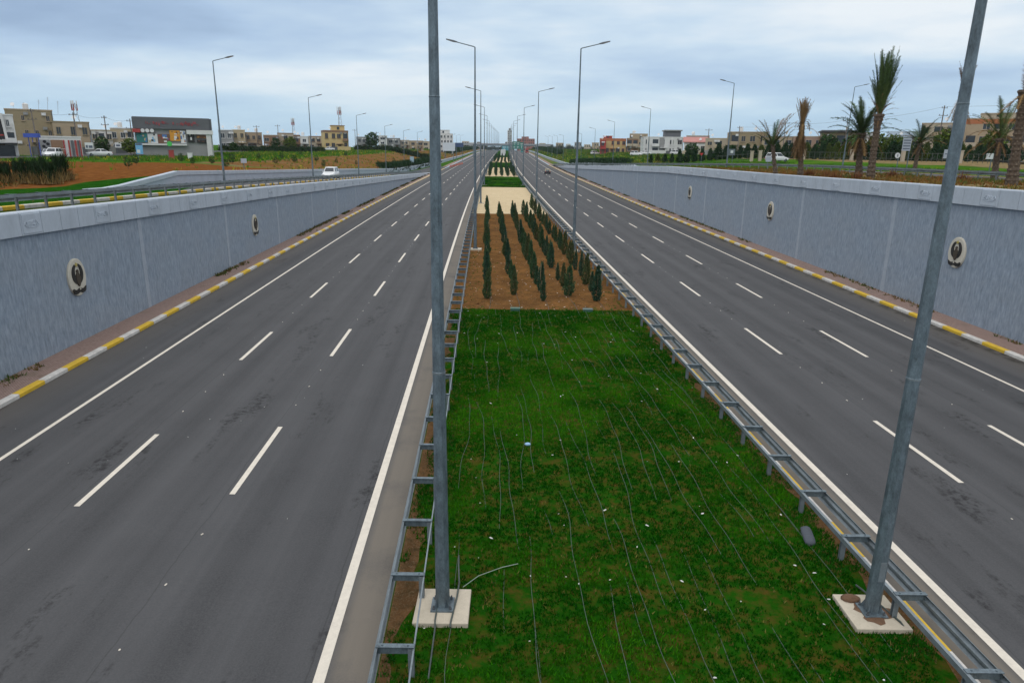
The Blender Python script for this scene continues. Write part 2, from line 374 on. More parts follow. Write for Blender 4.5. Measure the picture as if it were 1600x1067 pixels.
def lawn_tufts(y0,y1,n,h,w,label,seed):
    g=np.random.default_rng(seed); y=g.uniform(y0,y1,n); o=g.uniform(-3.95,5.9,n)
    nz=.35*vnoise(o,y,1.3,seed)+.5*vnoise(o,y,.5,seed+1)+.15*vnoise(o,y,4,seed+2)
    edge=np.minimum(o+3.95,5.9-o); keep=(nz>.31+.12*g.uniform(-1,1,n))&(edge>.5*vnoise(y,y*0,1.1,seed+5)-.08); y,o,nz=y[keep],o[keep],nz[keep]
    big=.6*vnoise(o,y,3,seed+9)+.4*vnoise(o,y,.9,seed+10)
    t=np.clip((big-.38)*3.4,0,1)[:,None]
    col=(1-t)*np.array([.005,.060,.002])+t*np.array([.036,.150,.004])
    yel=(g.uniform(0,1,len(y))<.03+.16*(nz<.40))[:,None]; col=np.where(yel,np.array([.13,.12,.03]),col)
    pts=np.array([P(a,b,MZ) for a,b in zip(y,o)])
    tufts('grass',pts,h*(.6+.8*big),w,col,leafm,label,'grass',4,.9,seed)
lawn_tufts(5,36.5,62000,.075,.035,'thick short green grass of the near median lawn',11)
lawn_tufts(145,191,9000,.16,.14,'green grass of the second median lawn beyond the sand',12)
lawn_tufts(262,320,3000,.22,.25,'green grass of the third median lawn',13)
lawn_tufts(420,700,4000,.4,.5,'green grass at the far end of the median',14)
# grass creeping over the bare strips beside the rails
for o0,o1,lab in ((-4.1,-3.2,'left'),(5.2,6.04,'right')):
    n=5200; y=g.uniform(5,36.4,n); o=g.uniform(o0,o1,n); k=vnoise(o,y,.7,31)*.6+vnoise(o,y,2.3,32)*.4>.5; y,o=y[k],o[k]
    tufts('grass',[P(a,b,MZ) for a,b in zip(y,o)],.085,.035,np.where((g.uniform(0,1,len(y))<.2)[:,None],np.array([.12,.10,.03]),np.array([.012,.085,.006])),leafm,'grass and weeds creeping under the %s median guardrail'%lab,'grass',4,.9,33)
# sparse weeds in the soil bed
n=9000; y=36.3+53*g.uniform(0,1,n)**1.3; o=g.uniform(-3.9,5.85,n); e=np.minimum(o+3.9,5.85-o); k=(g.uniform(0,1,n)<np.maximum(np.clip(1.1-e*.8,.03,1)*.55,np.clip(1.05-(y-36.3)*1.1,0,1)))&(vnoise(o,y,.8,41)>.42)
tufts('weeds',[P(a,b,MZ) for a,b in zip(y[k],o[k])],.1,.05,(.09,.12,.025),leafm,'sparse weeds along the edges of the cypress soil bed','weeds',4,1,5)
# weeds at the wall feet
for side,o0,lab in ((-1,-20.3,'left'),(1,23.1,'right')):
    n=3200; y=18+(185 if side<0 else 255)*g.uniform(0,1,n)**.8; k=vnoise(y,y*0,3.5,20+side)>.60-y*.0016; y=y[k]
    o=o0+np.abs(g.normal(0,.22,len(y)))*(-side)
    pts=[P(a,b,.14) for a,b in zip(y,o)]
    tufts('weeds',pts,g.uniform(.06,.26,len(pts)),.07,np.where((g.uniform(0,1,len(pts))<.5)[:,None],np.array([.055,.085,.02]),np.array([.14,.09,.035])),leafm,'tufts of weeds in the paver strip along the %s retaining wall'%lab,'weeds',5,.9,21+side)

# ------------------------------------------------------------------ retaining walls
def squiggle(mb,cx,cz,w,h,face,seed,mp):
    r=random.Random(seed); 
    for q in range(5):
        x0=-w*.36+q*w*.17; pts=[]
        for i in range(5):
            a=r.uniform(0,6.28); pts.append((x0+math.cos(i*1.3+a*.2)*w*.10,(-.05+.16*math.sin(i*1.6+q))*h+r.uniform(-.06,.06)*h))
        mb.tube([mp(cx+p[0],cz+p[1],.035) for p in pts],.022,5)
    mb.tube([mp(cx-w*.3,cz-h*.28,.035),mp(cx+w*.28,cz-h*.26,.035)],.015,5)
emb_bg=M('cream stone plaque',(.50,.465,.39),.8,.12,6,0,.1)
emb_dk=M('dark bronze relief',(.022,.020,.018),.55,.4,14,.3)
emb_br=M('brown bronze feathers',(.06,.045,.03),.6,.5,30,.3,.5)
emb_gold=M('gilded sun',(.42,.34,.10),.5,.2,8,.2)
def emblem(mp,cY,cZ,parent):
    """oval plaque with an eagle raising its wings over a ribbon; mp(y,z,depth) maps wall space to world"""
    def ov(a,b,d,n=40): return [mp(cY+.94*a*math.cos(2*math.pi*i/n),cZ+.94*b*math.sin(2*math.pi*i/n),d) for i in range(n)]
    m=MB(); m.loft([ov(.70,.88,-.01),ov(.70,.88,.07),ov(.66,.84,.09)]); pl=m.build('emblem_plaque',emb_bg,parent)
    # wings: two arcs sweeping up from the body to the sun
    def poly(mb,pts,d0,d1,mi=0): 
        n=len(pts); vs=[mp(cY+p[0],cZ+p[1],d0) for p in pts]+[mp(cY+p[0]*.96,cZ+p[1]*.98+.002,d1) for p in pts]
        mb.add(vs,[tuple(range(n,2*n))]+[(k,(k+1)%n,n+(k+1)%n,n+k) for k in range(n)],mi)
    m=MB()
    for sg in (-1,1):
        w=[]
        for i in range(11):
            t=i/10; a=-1.25+t*2.55; w.append((sg*(.05+.37*math.cos(a)),.15+.45*math.sin(a)))
        inn=[]
        for i in range(9):
            t=i/8; a=1.15-t*1.75; inn.append((sg*(.02+.19*math.cos(a)),.22+.30*math.sin(a)))
        poly(m,[(0,-.30)]+w+inn,.09,.125)
    body=[(-.12,.12),(-.17,-.02),(-.15,-.2),(-.07,-.36),(0,-.42),(.07,-.36),(.15,-.2),(.17,-.02),(.10,.12),(.05,.2),(.07,.27),(.03,.34),(-.05,.33),(-.10,.27),(-.05,.22)]
    poly(m,body,.09,.14,1)
    m.build('eagle_relief',[emb_dk,emb_br],pl)
    m=MB()
    rb=[]; 
    for i in range(17):
        x=-.46+.92*i/16; rb.append((x,-.46+.075*math.cos(x*9.5+.0)+ (.02 if abs(x)>.4 else 0)-.10*(abs(x)<.3)*(1-(x/.3)**2)))
    lo=[(x,z-.19) for x,z in rb][::-1]
    poly(m,rb+[(.52,-.46)]+lo+[(-.52,-.52)],.09,.13)
    m.build('ribbon_relief',emb_dk,pl)
    m=MB(); poly(m,[( .11*math.cos(k*.628),.56+.10*math.sin(k*.628)) if k%2 else (.055*math.cos(k*.628),.56+.05*math.sin(k*.628)) for k in range(10)],.09,.12)
    m.build('sun_relief',emb_gold,pl)
    m=MB(); poly(m,[(.045*math.cos(k*.785),-.53+.045*math.sin(k*.785)) for k in range(8)],.13,.145); m.build('ribbon_stud',emb_bg,pl)
def retaining(side,face,cop,yend,joints,embs,emz,rel0,label):
    d=-side      # direction pointing to the road
    root=empty('retaining_wall',(0,0,0),0,label,'wall')
    Yw=ys(-20,yend,3.0)
    mb=MB(); vs=[];fs=[]
    for y in Yw:
        x=XC(y)+face; zt=max(cop(y)-.9,ZC(y)-.6); vs+=[(x,y,ZC(y)-.7),(x,y,zt),(x-d*.45,y,zt),(x-d*.45,y,ZC(y)-.7)]
    for i in range(len(Yw)-1):
        for k in range(4): fs.append((i*4+k,i*4+(k+1)%4,i*4+4+(k+1)%4,i*4+4+k))
    fs+= [(3,2,1,0),tuple(len(vs)-4+k for k in range(4))]
    mb.add(vs,fs); mb.build('wall_panel',wall_m,root)
    # coping: blocks with open seams on a backing strip
    mb=MB(); 
    sweep(mb,[(face+d*.06,-.89),(face+d*.06,-.03),(face-d*.40,-.03),(face-d*.40,-.89)],ys(-20,yend,2.5),cop)
    y=rel0-1.29*40; k=-40; seams=[]
    mb2=MB()
    while y<yend:
        if y>-18:
            a,b=y+.011,y+1.279
            sweep(mb2,[(face+d*.062,-.90),(face+d*.14,-.90),(face+d*.14,-.05),(face+d*.11,0),(face-d*.42,0),(face-d*.42,-.028),(face+d*.062,-.028)],[a,b],cop)
        y+=1.29; k+=1
    cb=mb2.build('coping',coping_m,root); mb.build('coping_backing',conc_grey,root)
    # calligraphic relief panels, every fourth block
    y=rel0; q=0
    while y<yend-4 and q<34:
        def mp(a,z,dep,y=y): return (XC(a)+face+d*(.14+dep),a,cop(a)+z)
        m=MB(); cy=y+.645
        m.loft([[mp(cy+sx*.56,-.46+sz*.38,-.005) for sx,sz in ((-1,-1),(1,-1),(1,1),(-1,1))],[mp(cy+sx*.55,-.46+sz*.37,.03) for sx,sz in ((-1,-1),(1,-1),(1,1),(-1,1))]])
        pn=m.build('relief_panel',coping_m,root)
        if y<110:
            m=MB(); squiggle(m,cy,-.42,1.0,.7,None,q,lambda a,z,dep: mp(a,z,dep)); m.build('relief_script',coping_m,pn)
        y+=1.29*4; q+=1
    for jy in joints:
        m=MB(); y0,y1=jy-.19,jy+.19; vs=[]
        for dep,sh in ((-.01,0),(.012,0)):
            for yy in (y0,y1):
                for top in (0,1): vs.append((XC(yy)+face+d*dep,yy,(cop(yy)-.905) if top else ZC(yy)+.1))
        m.add(vs,[(0,1,3,2),(4,6,7,5),(0,4,5,1),(2,3,7,6),(1,5,7,3),(0,2,6,4)]); m.build('joint_strip',joint_m,root)
    for ey,ez in zip(embs,emz): emblem(lambda a,z,dep: (XC(a)+face+d*dep,a,z),ey,ez,root)
    return root
retaining(-1,LW,copL,LEND,[11.3,23.7,35.9,48.0,60.1,72.2,84.3,96.4,108.5,120.6,132.7,144.8,157],[5.5,29.7,53.9],[3.6,3.44,3.25],26.5,'blue grey textured retaining wall on the left with pale coping and two oval eagle emblems')
retaining(1,RW,copR,REND,[18.2,30.6,42.95,55.5,68,80.4,93.2,105.6,118,130.5,143,155.5,168,180.5,193,206],[11.7,36.6,61.5,86.5],[4.0,4.14,4.3,4.5],34.2,'blue grey textured retaining wall on the right with pale coping and three oval eagle emblems')
# low walls beyond the slip roads
def lowwall(side,tw,h,E,y0,y1,label):
    root=empty('ramp_wall',(0,0,0),0,label,'wall'); d=-side; Y=ys(y0,120+y0,2.5)+ys(125+y0,y1,10)[0:]
    b=MB(); vs=[];fs=[]
    for y in Y:
        x=XC(y)+side*tw(y); z0=E(y)-.3; z1=E(y)+max(.12,h(y))-.38; z1=max(z1,z0+.05); vs+=[(x,y,z0),(x,y,z1),(x-d*.35,y,z1),(x-d*.35,y,z0)]
    for i in range(len(Y)-1):
        for k in range(4): fs.append((i*4+k,i*4+(k+1)%4,i*4+4+(k+1)%4,i*4+4+k))
    fs+=[(3,2,1,0),tuple(len(vs)-4+k for k in range(4))]; b.add(vs,fs); b.build('wall_panel',M('pale blue grey wall',(.34,.39,.46),.85,.12,1.5,0,.1),root)
    c=MB()
    for i in range(len(Y)-1):
        vs=[]
        for y in (Y[i]+.01,Y[i+1]-.01):
            x=XC(y)+side*tw(y); zt=E(y)+max(.15,h(y)); zb=max(zt-.379,E(y)-.2)
            vs+=[(x+d*.08,y,zb),(x+d*.08,y,zt-.03),(x+d*.05,y,zt),(x-d*.38,y,zt),(x-d*.38,y,zb)]
        c.add(vs,[(k,(k+1)%5,5+(k+1)%5,5+k) for k in range(5)]+[(4,3,2,1,0),(5,6,7,8,9)])
    c.build('coping',coping_m,root)
lowwall(-1,twL,hL,EL,50,800,'low pale wall with a sloping end beyond the left slip road')
lowwall(1,twR,hR,ER,167,800,'low pale wall with a sloping end beyond the right slip road')

# ------------------------------------------------------------------ terrain
def terrain(side):
    frac=[0,.06,.14,.3,.5,.7,.9,1]; far=[.3,1,3,5,8,11,14,18,22,27,33,40,50,62,76,92,110,135,170,220,300,420,650,1100,2200,4500]
    Yt=list(range(-30,136,3))+list(range(138,320,6))+list(range(330,640,15))+list(range(660,1500,60))+[1600,2000,2600,3600,5500]
    vs=[];cov=[]; n=len(frac)+len(far)
    for Y in Yt:
        w=(twL if side<0 else twR)(Y); i0=20.85 if side<0 else 23.65
        for q in [i0+(w-1e-4-i0)*f for f in frac]+[w+f for f in far]:
            off=side*q; X=XC(Y)+off; D=math.hypot(X,Y); z=ground(X,Y)-.02; t=q-w
            jit=math.sin(X*.31+Y*.17)*math.sin(X*.11-Y*.23)
            if t>3: z+=jit*.18*min(1,t/15)
            vs.append((X,Y,z))
            if side<0:
                gr,so,ye,la=.55,.2,.1,0.
                if t<0: gr,so=.42,.15
                if Y<64 and -8<t<7-max(0,(Y-50)*.55): la=1.
                if -8<t<46 and 36<Y<114: so=.80; gr=.16; ye=.03
                if t>46 or D>150: gr=.75; so=.1
                if Y>114 and 0<t<19: gr,so,ye=.36,.56,.28
                if 105<Y<260 and t>=19: gr=.95
                if t>70 and D<260: gr,so=.3,.1
            else:
                gr,so,ye,la=.75,.1,.15,0.
                if t<0: gr,so=(.3,.22) if Y<120 else (.5,.2)
                if t>22 and Y<220: gr,so,ye=(.30,.10,.0) if t<38 else (.12,.05,0.)
                if Y>190 and t>10: gr,ye=.85,.38
            cov.append((gr,so,ye,la))
    fs=[(i*n+k,i*n+k+1,(i+1)*n+k+1,(i+1)*n+k) for i in range(len(Yt)-1) for k in range(n-1)]
    if side<0: fs=[f[::-1] for f in fs]
    mb=MB(); mb.add(vs,fs); o=mb.build('terrain',terr_m,smooth=True)
    ca=o.data.color_attributes.new('Cov','FLOAT_COLOR','POINT'); ca.data.foreach_set('color',np.asarray(cov,np.float32).ravel())
    return st(o,'open ground and grassy banks on the %s of the road'%('left' if side<0 else 'right'),'ground')
terrain(-1); terrain(1)
# slip roads behind the walls and service roads in front of the houses
siL=lerpf([0,185,240,260],[23.6,23.6,19.2,18.9]); soL=lerpf([0,48,68,190,240,300],[24.0,24.0,29.6,29.4,25.5,23.6])
siR=lerpf([0,90,130,170,250,290],[42,39.5,29.5,26.2,24,21.8]); soR=lerpf([0,90,130,170,250,300],[48.5,46,36,32.4,29.4,27])
def slip(side,si,so,E,y0,y1,label):
    mb=MB(); uv=[]; Y=ys(y0,y1,3.0); vs=[];fs=[]
    for y in Y:
        for k in range(4):
            o=side*(si(y)+(so(y)-si(y))*k/3); vs.append((XC(y)+o,y,E(y)+.05)); uv.append((o*.0+10+k,y))
    for i in range(len(Y)-1):
        for k in range(3): fs.append((i*4+k,i*4+k+1,i*4+5+k,i*4+4+k))
    mb.add(vs,fs if side>0 else [f[::-1] for f in fs]); mb.uv=uv; return st(mb.build('slip_road',asphalt),label,'road')
slip(-1,siL,soL,EL,-10,262,'grey slip road behind the left wall'); slip(1,siR,soR,ER,-10,300,'grey slip road behind the right wall')
kerb(-23.35,-23.6,30,.18,'yellow and white kerb of the left slip road behind the guardrail',y0=0,y1=150,zf=EL)
def service(side,o0,o1,label):
    mb=MB(); uv=[]; vs=[];fs=[]; Y=ys(20,330,6.0); n=6
    for y in Y:
        for k in range(n):
            o=side*(o0+(o1-o0)*k/(n-1)); X=XC(y)+o; vs.append((X,y,ground(X,y)+.22)); uv.append((10+k,y))
    for i in range(len(Y)-1):
        for k in range(n-1): fs.append((i*n+k,i*n+k+1,(i+1)*n+k+1,(i+1)*n+k))
    mb.add(vs,fs if side>0 else [f[::-1] for f in fs]); mb.uv=uv; return st(mb.build('service_road',asphalt),label,'road')
service(-1,79,89,'service road in front of the houses on the left'); service(1,90,99,'service road in front of the hedge on the right')
# ------------------------------------------------------------------ guardrails
WPROF=[(0,.0),(.05,.045),(.05,.09),(.0,.13),(.0,.18),(.05,.22),(.05,.265),(0,.31)]
def guard(label,front,rear,y0,y1,zf,of,dz=0.,nmax=100,group=None,start=None,step=2.0,thin=False):
    """double rail: W beam on the road side, small channel behind, joined by spacer boxes on posts"""
    root=empty('guardrail',(0,0,0),0,label,'guardrail',group); d=1 if front>rear else -1
    Y=ys(y0,min(y1,150),1.0)+(ys(156,y1,6.0) if y1>156 else [])
    b=MB(); sweep(b,[(front+d*(x-.02),.42+z) for x,z in WPROF]+[(front+d*(x-.028),.42+z) for x,z in WPROF[::-1]],Y,zf,lambda y:of(y),True); 
    b.build('beam',galv2,root)
    r=MB(); sweep(r,[(rear-d*.03,.62+dz),(rear+d*.03,.62+dz),(rear+d*.035,.73+dz),(rear-d*.03,.73+dz)],Y,zf,of,True)
    if thin: r=MB(); sweep(r,[(rear-.014,.69),(rear+.014,.69),(rear+.014,.72),(rear-.014,.72)],Y,zf,of,True)
    r.build('rear_rail',galv2,root)
    def spacer(mb,y):
        x=XC(y)+of(y); z=zf(y); w=abs(front-rear)-.03; cx=x+(front+rear)/2
        mb.box((cx,y,z+.742),(w+.05,.10,.012)); mb.box((cx,y,z+.66),(w,.012,.15)); [mb.tube([(cx+q*w*.36,y,z+.746),(cx+q*w*.36,y,z+.764)],.016,6) for q in (-1,1)]; mb.box((cx+d*(w/2-.0),y,z+.655),(.012,.09,.14))
    def post(mb,y):
        x=XC(y)+of(y)+rear+d*.05; z=zf(y)
        mb.box((x,y-.035,z+.27),(.10,.012,.86)); mb.box((x,y+.035,z+.27),(.10,.012,.86)); mb.box((x+d*.045,y,z+.27),(.012,.058,.86))
    y=start if start is not None else y0+1; k=0; rp,rs=MB(),MB()
    while y<y1-.3:
        if k<nmax:
            p=MB(); post(p,y); po=p.build('post',galv2,root); q=MB(); spacer(q,y); q.build('spacer',galv,po)
        else: post(rp,y); spacer(rs,y)
        y+=step; k+=1
    if rp.v:
        o=rp.build('post_row',galv2,root,kind='stuff'); o=rs.build('spacer_row',galv,root,kind='stuff')
    return root
guard('double steel guardrail along the left edge of the median lawn',-4.12,-3.48,3,560,ZC,lambda y:0,0,98,None,3.7,2.0,True)
guard('double steel guardrail along the right edge of the median lawn',6.22,5.62,3,560,ZC,lambda y:0,0,98,None,3.3)
guard('steel guardrail on the soil strip behind the coping of the left wall',-22.75,-22.3,20,205,EL,lambda y:0,0,98,None,21.5)
guard('steel guardrail beside the right slip road behind the palms',-.6,-1.05,42,276,ER,siR,0,98,None,43)

# ------------------------------------------------------------------ street lamps
def lamp_proto(hgt,r0,r1,arm,found,label,group):
    root=empty('street_lamp',(0,0,0),0,label,'street lamp',group)
    zb=.07 if found else .05
    if found:
        m=MB(); m.box((0,0,-.03),(1.06,1.06,.24)); fo=m.build('foundation',concrete,root)
        bv=fo.modifiers.new('b','BEVEL'); bv.width=.015; bv.segments=2
    m=MB(); m.box((0,0,zb+.035),(.44,.44,.03)); pl=m.build('base_plate',galv,root)
    for sx,sy in ((-1,-1),(1,-1),(1,1),(-1,1)):
        b=MB(); b.tube([(sx*.16,sy*.16,zb+.045),(sx*.16,sy*.16,zb+.13)],.014,6); b.tube([(sx*.16,sy*.16,zb+.05),(sx*.16,sy*.16,zb+.082)],.03,6); b.build('bolt',lamp_dark,pl)
        b=MB(); a=math.atan2(sy,sx); px,py=math.cos(a),math.sin(a)
        b.add([(px*r0*.95-py*.006,py*r0*.95+px*.006,zb+.05),(px*(r0+.08)-py*.006,py*(r0+.08)+px*.006,zb+.05),(px*r0*.95-py*.006,py*r0*.95+px*.006,zb+.24),(px*r0*.95+py*.006,py*r0*.95-px*.006,zb+.05),(px*(r0+.08)+py*.006,py*(r0+.08)-px*.006,zb+.05),(px*r0*.95+py*.006,py*r0*.95-px*.006,zb+.24)],[(0,1,2),(5,4,3),(0,3,4,1),(1,4,5,2),(2,5,3,0)]); b.build('gusset',galv,pl)
    m=MB(); rr=lambda z:r0+(r1-r0)*(z/hgt); zs=[zb+.05,.7,.71,4.9,4.92,4.93,9.5,9.52,9.53,hgt-.06,hgt]
    rs=[rr(zs[0]),rr(.7),rr(.7)]; rs+=[rr(4.9)*1.0,rr(4.9)+.008,rr(4.9)-.0,rr(9.5),rr(9.5)+.006,rr(9.5)-.002,r1,r1*.8]
    m.tube([(0,0,z) for z in zs],rs,8,phase=.5); po=m.build('pole',galv,root)
    m=MB(); m.box((0,-rr(1)*.93,1.05),(.11,.012,.42)); m.build('hatch',galv2,po)
    m=MB(); m.tube([(0,0,zs[3]-.015),(0,0,zs[3]+.02)],rr(4.9)+.007,8,phase=.5); m.build('joint_collar',galv2,po)
    m=MB(); ca,sa=math.cos(R(13)),math.sin(R(13))
    m.tube([(-.02,0,hgt-.12),(0.02,0,hgt-.03),(.10,0,hgt+.02),(arm*.68*ca,0,hgt+arm*.68*sa)],[r1,r1*.95,.04,.034],8); m.build('arm',galv,root)
    m=MB(); 
    rings=[]
    for t,w,hh in ((.60,.035,.03),(.66,.07,.05),(.74,.15,.06),(.9,.16,.045),(1.0,.13,.03)):
        cx,cz=arm*t*ca,hgt+arm*t*sa+.01; rings.append([(cx,-w,cz-hh),(cx,w,cz-hh),(cx,w*.8,cz+hh),(cx,-w*.8,cz+hh)])
    m.loft(rings); hd=m.build('lamp_head',lamp_dark,root)
    m=MB(); 
    vs=[(arm*t*ca,sy*.11,hgt+arm*t*sa-.052+(.03 if t>.9 else 0)) for t in (.76,.96) for sy in (-1,1)]; m.add(vs+[(x,y,z-.012) for x,y,z in vs],[(0,1,3,2),(4,6,7,5),(0,4,5,1),(2,3,7,6),(1,5,7,3),(0,2,6,4)]); m.build('lens',M('lamp lens',(.5,.5,.48),.2,.05),hd)
    return root
pm=lamp_proto(16.1,.145,.05,2.35,True,'','street lamps along both edges of the median')
LY=[11.45+46.7*i for i in range(14)]
first=True
for side,off,nm in ((-1,-3.1,'left'),(1,5.33,'right')):
    for i,y in enumerate(LY):
        o=pm if first else copy_tree(pm); first=False
        x,_,z=P(y,off,MZ); o.location=(x,y,z); o.rotation_euler=(0,0,math.pi if side<0 else 0)
        if i==0: o['label']='nearest tall grey lamp pole on the %s of the lawn, bolted to a concrete slab'%nm
        else: o['label']='grey lamp post with an outward arm, %s from the camera along the %s median guardrail'%(ORD[i],nm)
ps=lamp_proto(12.2,.12,.045,2.2,False,'','street lamps along the slip roads')
first=True
for side,off,ylist,nm in ((-1,-30.25,[36,74.5,112.4,151,189,226.6,264,302,340,378,415,450],'left'),(1,32.9,[107,155,201,240,280,318,356,395,435],'right')):
    for i,y in enumerate(ylist):
        if y<60: continue
        o=ps if first else copy_tree(ps); first=False
        of=off if i or side<0 else 34.4
        if y>280: of=side*(26 if side<0 else 29)
        X=XC(y)+of; o.location=(X,y,(EL if side<0 else ER)(y)); o.rotation_euler=(0,0,0 if side<0 else math.pi)
        o['label']='thin grey lamp post beside the %s slip road, %s from the camera'%(nm,ORD[i-(1 if side<0 else 0)])
for px,Y,k,flip in ((1316,112,'thin leaning lamp post behind the fan palm with its arm turned away from the highway',0),):
    o=copy_tree(ps); o.location=GX(px,Y,262); o.rotation_euler=(R(0),R(1.0),0); o['label']=k

# ------------------------------------------------------------------ cypress planting
cyc=mat_attr('cypress foliage',.8)
stick=M('pale cane stake',(.30,.22,.13),.8,.2)
def crown_mesh(h,r,seed,n,hue=(.026,.066,.038),shape=0,leaf=(.03,.13)):
    g=np.random.default_rng(seed); t=g.beta(1.15,1.5,n); prof=np.where(t<.18,.45+.55*t/.18,np.maximum(0,(1-(t-.18)/.82))**.72)
    if shape==1: prof=np.sqrt(np.maximum(0,1-(2*t-1)**2))
    a=g.uniform(0,2*np.pi,n); lob=1+.22*np.sin(a*3+t*9+seed)+.18*np.sin(a*5-t*17+seed*2)
    rr=r*prof*lob*np.sqrt(g.uniform(.25,1,n)); c=np.stack([rr*np.cos(a),rr*np.sin(a),t*h*.97],1)
    out=np.stack([np.cos(a)*g.uniform(.2,.7,n),np.sin(a)*g.uniform(.2,.7,n),g.uniform(.5,1.1,n)],1)
    if shape==1: out=g.normal(0,1,(n,3))
    out/=np.linalg.norm(out,axis=1)[:,None]; L_=g.uniform(leaf[1]*.5,leaf[1]*1.2,n)*(.6+.6*h/2); tw=g.normal(0,1,(n,3)); sd=np.cross(out,tw); sd/=np.linalg.norm(sd,axis=1)[:,None]; W=leaf[0]*g.uniform(.7,1.4,n)*(.6+.6*h/2)
    A=c-sd*W[:,None]; B=c+sd*W[:,None]; T=c+out*L_[:,None]
    V=np.stack([A,B,T],1).reshape(-1,3); V=np.maximum(V,[-9e9,-9e9,.02])
    me=bpy.data.meshes.new('crown'); me.vertices.add(3*n); me.vertices.foreach_set('co',V.astype(np.float32).ravel()); me.loops.add(3*n); me.loops.foreach_set('vertex_index',np.arange(3*n,dtype=np.int32)); me.polygons.add(n); me.polygons.foreach_set('loop_start',np.arange(0,3*n,3,dtype=np.int32))
    try: me.polygons.foreach_set('loop_total',np.full(n,3,dtype=np.int32))
    except Exception: pass
    me.update(calc_edges=True)
    ca=me.color_attributes.new('Col','FLOAT_COLOR','POINT'); cc=np.array(hue)*g.uniform(.55,1.5,(n,1))+np.array([.012,.01,0])*g.uniform(0,1,(n,1)); cc=np.repeat(cc,3,0); ca.data.foreach_set('color',np.concatenate([cc,np.ones((3*n,1))],1).astype(np.float32).ravel())
    me.materials.append(cyc); return me
def tree_proto(name,label,cat,group,h,r,seed,n,trunk_h,trunk_r,hue=(.026,.066,.038),shape=0,stake=False,leaf=(.03,.13),lift=0):
    root=empty(name,(0,0,-500),0,label,cat,group)
    m=MB(); m.tube([(0,0,-.05),(.01,0,trunk_h*.5),(0,.01,trunk_h)],[trunk_r,trunk_r*.8,trunk_r*.35],6); m.build('trunk',bark,root)
    if shape==1 and trunk_h>1:
        mm=MB()
        for k in range(5):
            a=k*1.257; mm.tube([(0,0,trunk_h*.55),(math.cos(a)*r*.4,math.sin(a)*r*.4,lift+h*.45),(math.cos(a)*r*.7,math.sin(a)*r*.7,lift+h*.65)],[trunk_r*.5,trunk_r*.3,.01],5)
        mm.build('limb',bark,root)
    o=bpy.data.objects.new('crown',crown_mesh(h-lift,r,seed,n,hue,shape,leaf)); C.objects.link(o); o.parent=root; o.location=(0,0,lift)
    if stake:
        m=MB(); m.tube([(.10,-.12,-.1),(.08,-.10,h*.9)],.014,5); m.build('stake',stick,root)
    return root
def place(o,x,y,z,rz,sc,label=None):
    o.location=(x,y,z); o.rotation_euler=(rnd.gauss(0,.025),rnd.gauss(0,.025),rz); wv=rnd.uniform(.88,1.18); o.scale=(sc*wv,sc*wv,sc)
    if label: o['label']=label
protos=[tree_proto('cypress_tree','','young tree','young cypresses planted in the soil bed',1.95+.16*(k%3-1),.235+.04*(k%2),30+k,800,1.5,.022,((.030,.075,.044),(.038,.086,.042),(.026,.068,.045),(.048,.084,.038),(.032,.080,.050),(.056,.078,.036))[k],0,(k%2==0)) for k in range(6)]
used=set()
rows=[-2.1,-.5,1.1,2.7,4.3]; rn=['leftmost','second','middle','fourth','rightmost']
for ri,ro in enumerate(rows):
    y=38.9+(1.4 if ri in (1,3) else 0); i=0
    while y<103 and i<29:
        skip=(ri==1 and i in (4,)) or (ri==3 and i==3) 
        if not skip and y<(103 if ri in (0,4) else 91):
            k=rnd.randrange(6); o=protos[k]
            if k in used: o=copy_tree(o)
            used.add(k)
            x,yy,z=P(y+rnd.uniform(-.25,.25),ro+rnd.uniform(-.12,.12),MZ)
            place(o,x,yy,z,rnd.uniform(0,6.28),rnd.uniform(.66,1.06),'slim dark young cypress, %s from the lawn in the %s row of the soil bed'%(ORD[i],rn[ri]))
        y+=(2.45 if y<60 else 2.8)+rnd.uniform(-.35,.35); i+=1
for k in range(6):
    if k not in used: pass
big=[tree_proto('cypress_tree','','tree','taller cypresses in the far median beds',2.7,.42,50+k,700,1.8,.035) for k in range(3)]; ub=set()
for bi,(y0,y1,nm) in enumerate(((196,258,'second bed'),(326,412,'third bed'))):
    for ri,ro in enumerate((-2.3,-.6,1.1,2.8,4.5)):
        y=y0; i=0
        while y<y1:
            k=rnd.randrange(3); o=big[k]
            if k in ub: o=copy_tree(o)
            ub.add(k); x,yy,z=P(y,ro+rnd.uniform(-.1,.1),MZ)
            place(o,x,yy,z,rnd.uniform(0,6),rnd.uniform(.9,1.15),'full dark cypress, %s in the %s row of the %s beyond the sand'%(ORD[i],rn[ri],nm)); y+=6.0 if bi==0 else 9; i+=1
# ------------------------------------------------------------------ drip hoses, valve boxes and litter on the lawn
hose_m=M('grey drip hose',(.055,.085,.06),.6,.3)
ho=[-3.0+.42*i for i in range(21)]
for i,o0 in enumerate(ho):
    r=random.Random(100+i); y=36.2; x=o0; dx=0; pts=[]
    yend=r.choice([5,5,6,9,14]); a1,a2,p1,p2=r.uniform(.05,.2),r.uniform(.03,.08),r.uniform(0,6),r.uniform(0,6)
    while y>yend:
        xx=o0+.5*(36-y)/31*(.8 if o0<2 else 1)*.6+a1*math.sin(y*.28+p1)+a2*math.sin(y*.9+p2)+.025*math.sin(y*2.3+p1)
        xx=min(xx,5.2)
        zz=MZ+.020+.034*math.sin(y*.6+p2)+.024*math.sin(y*1.45+p1)
        pts.append(P(y,xx,zz)); y-=.45
    m=MB(); m.tube(pts,.0065,5); tag(m.build('drip_hose',hose_m),'thin grey drip hose lying along the lawn, %s counted from the left guardrail'%ORD[i],'hose','drip hoses on the lawn')
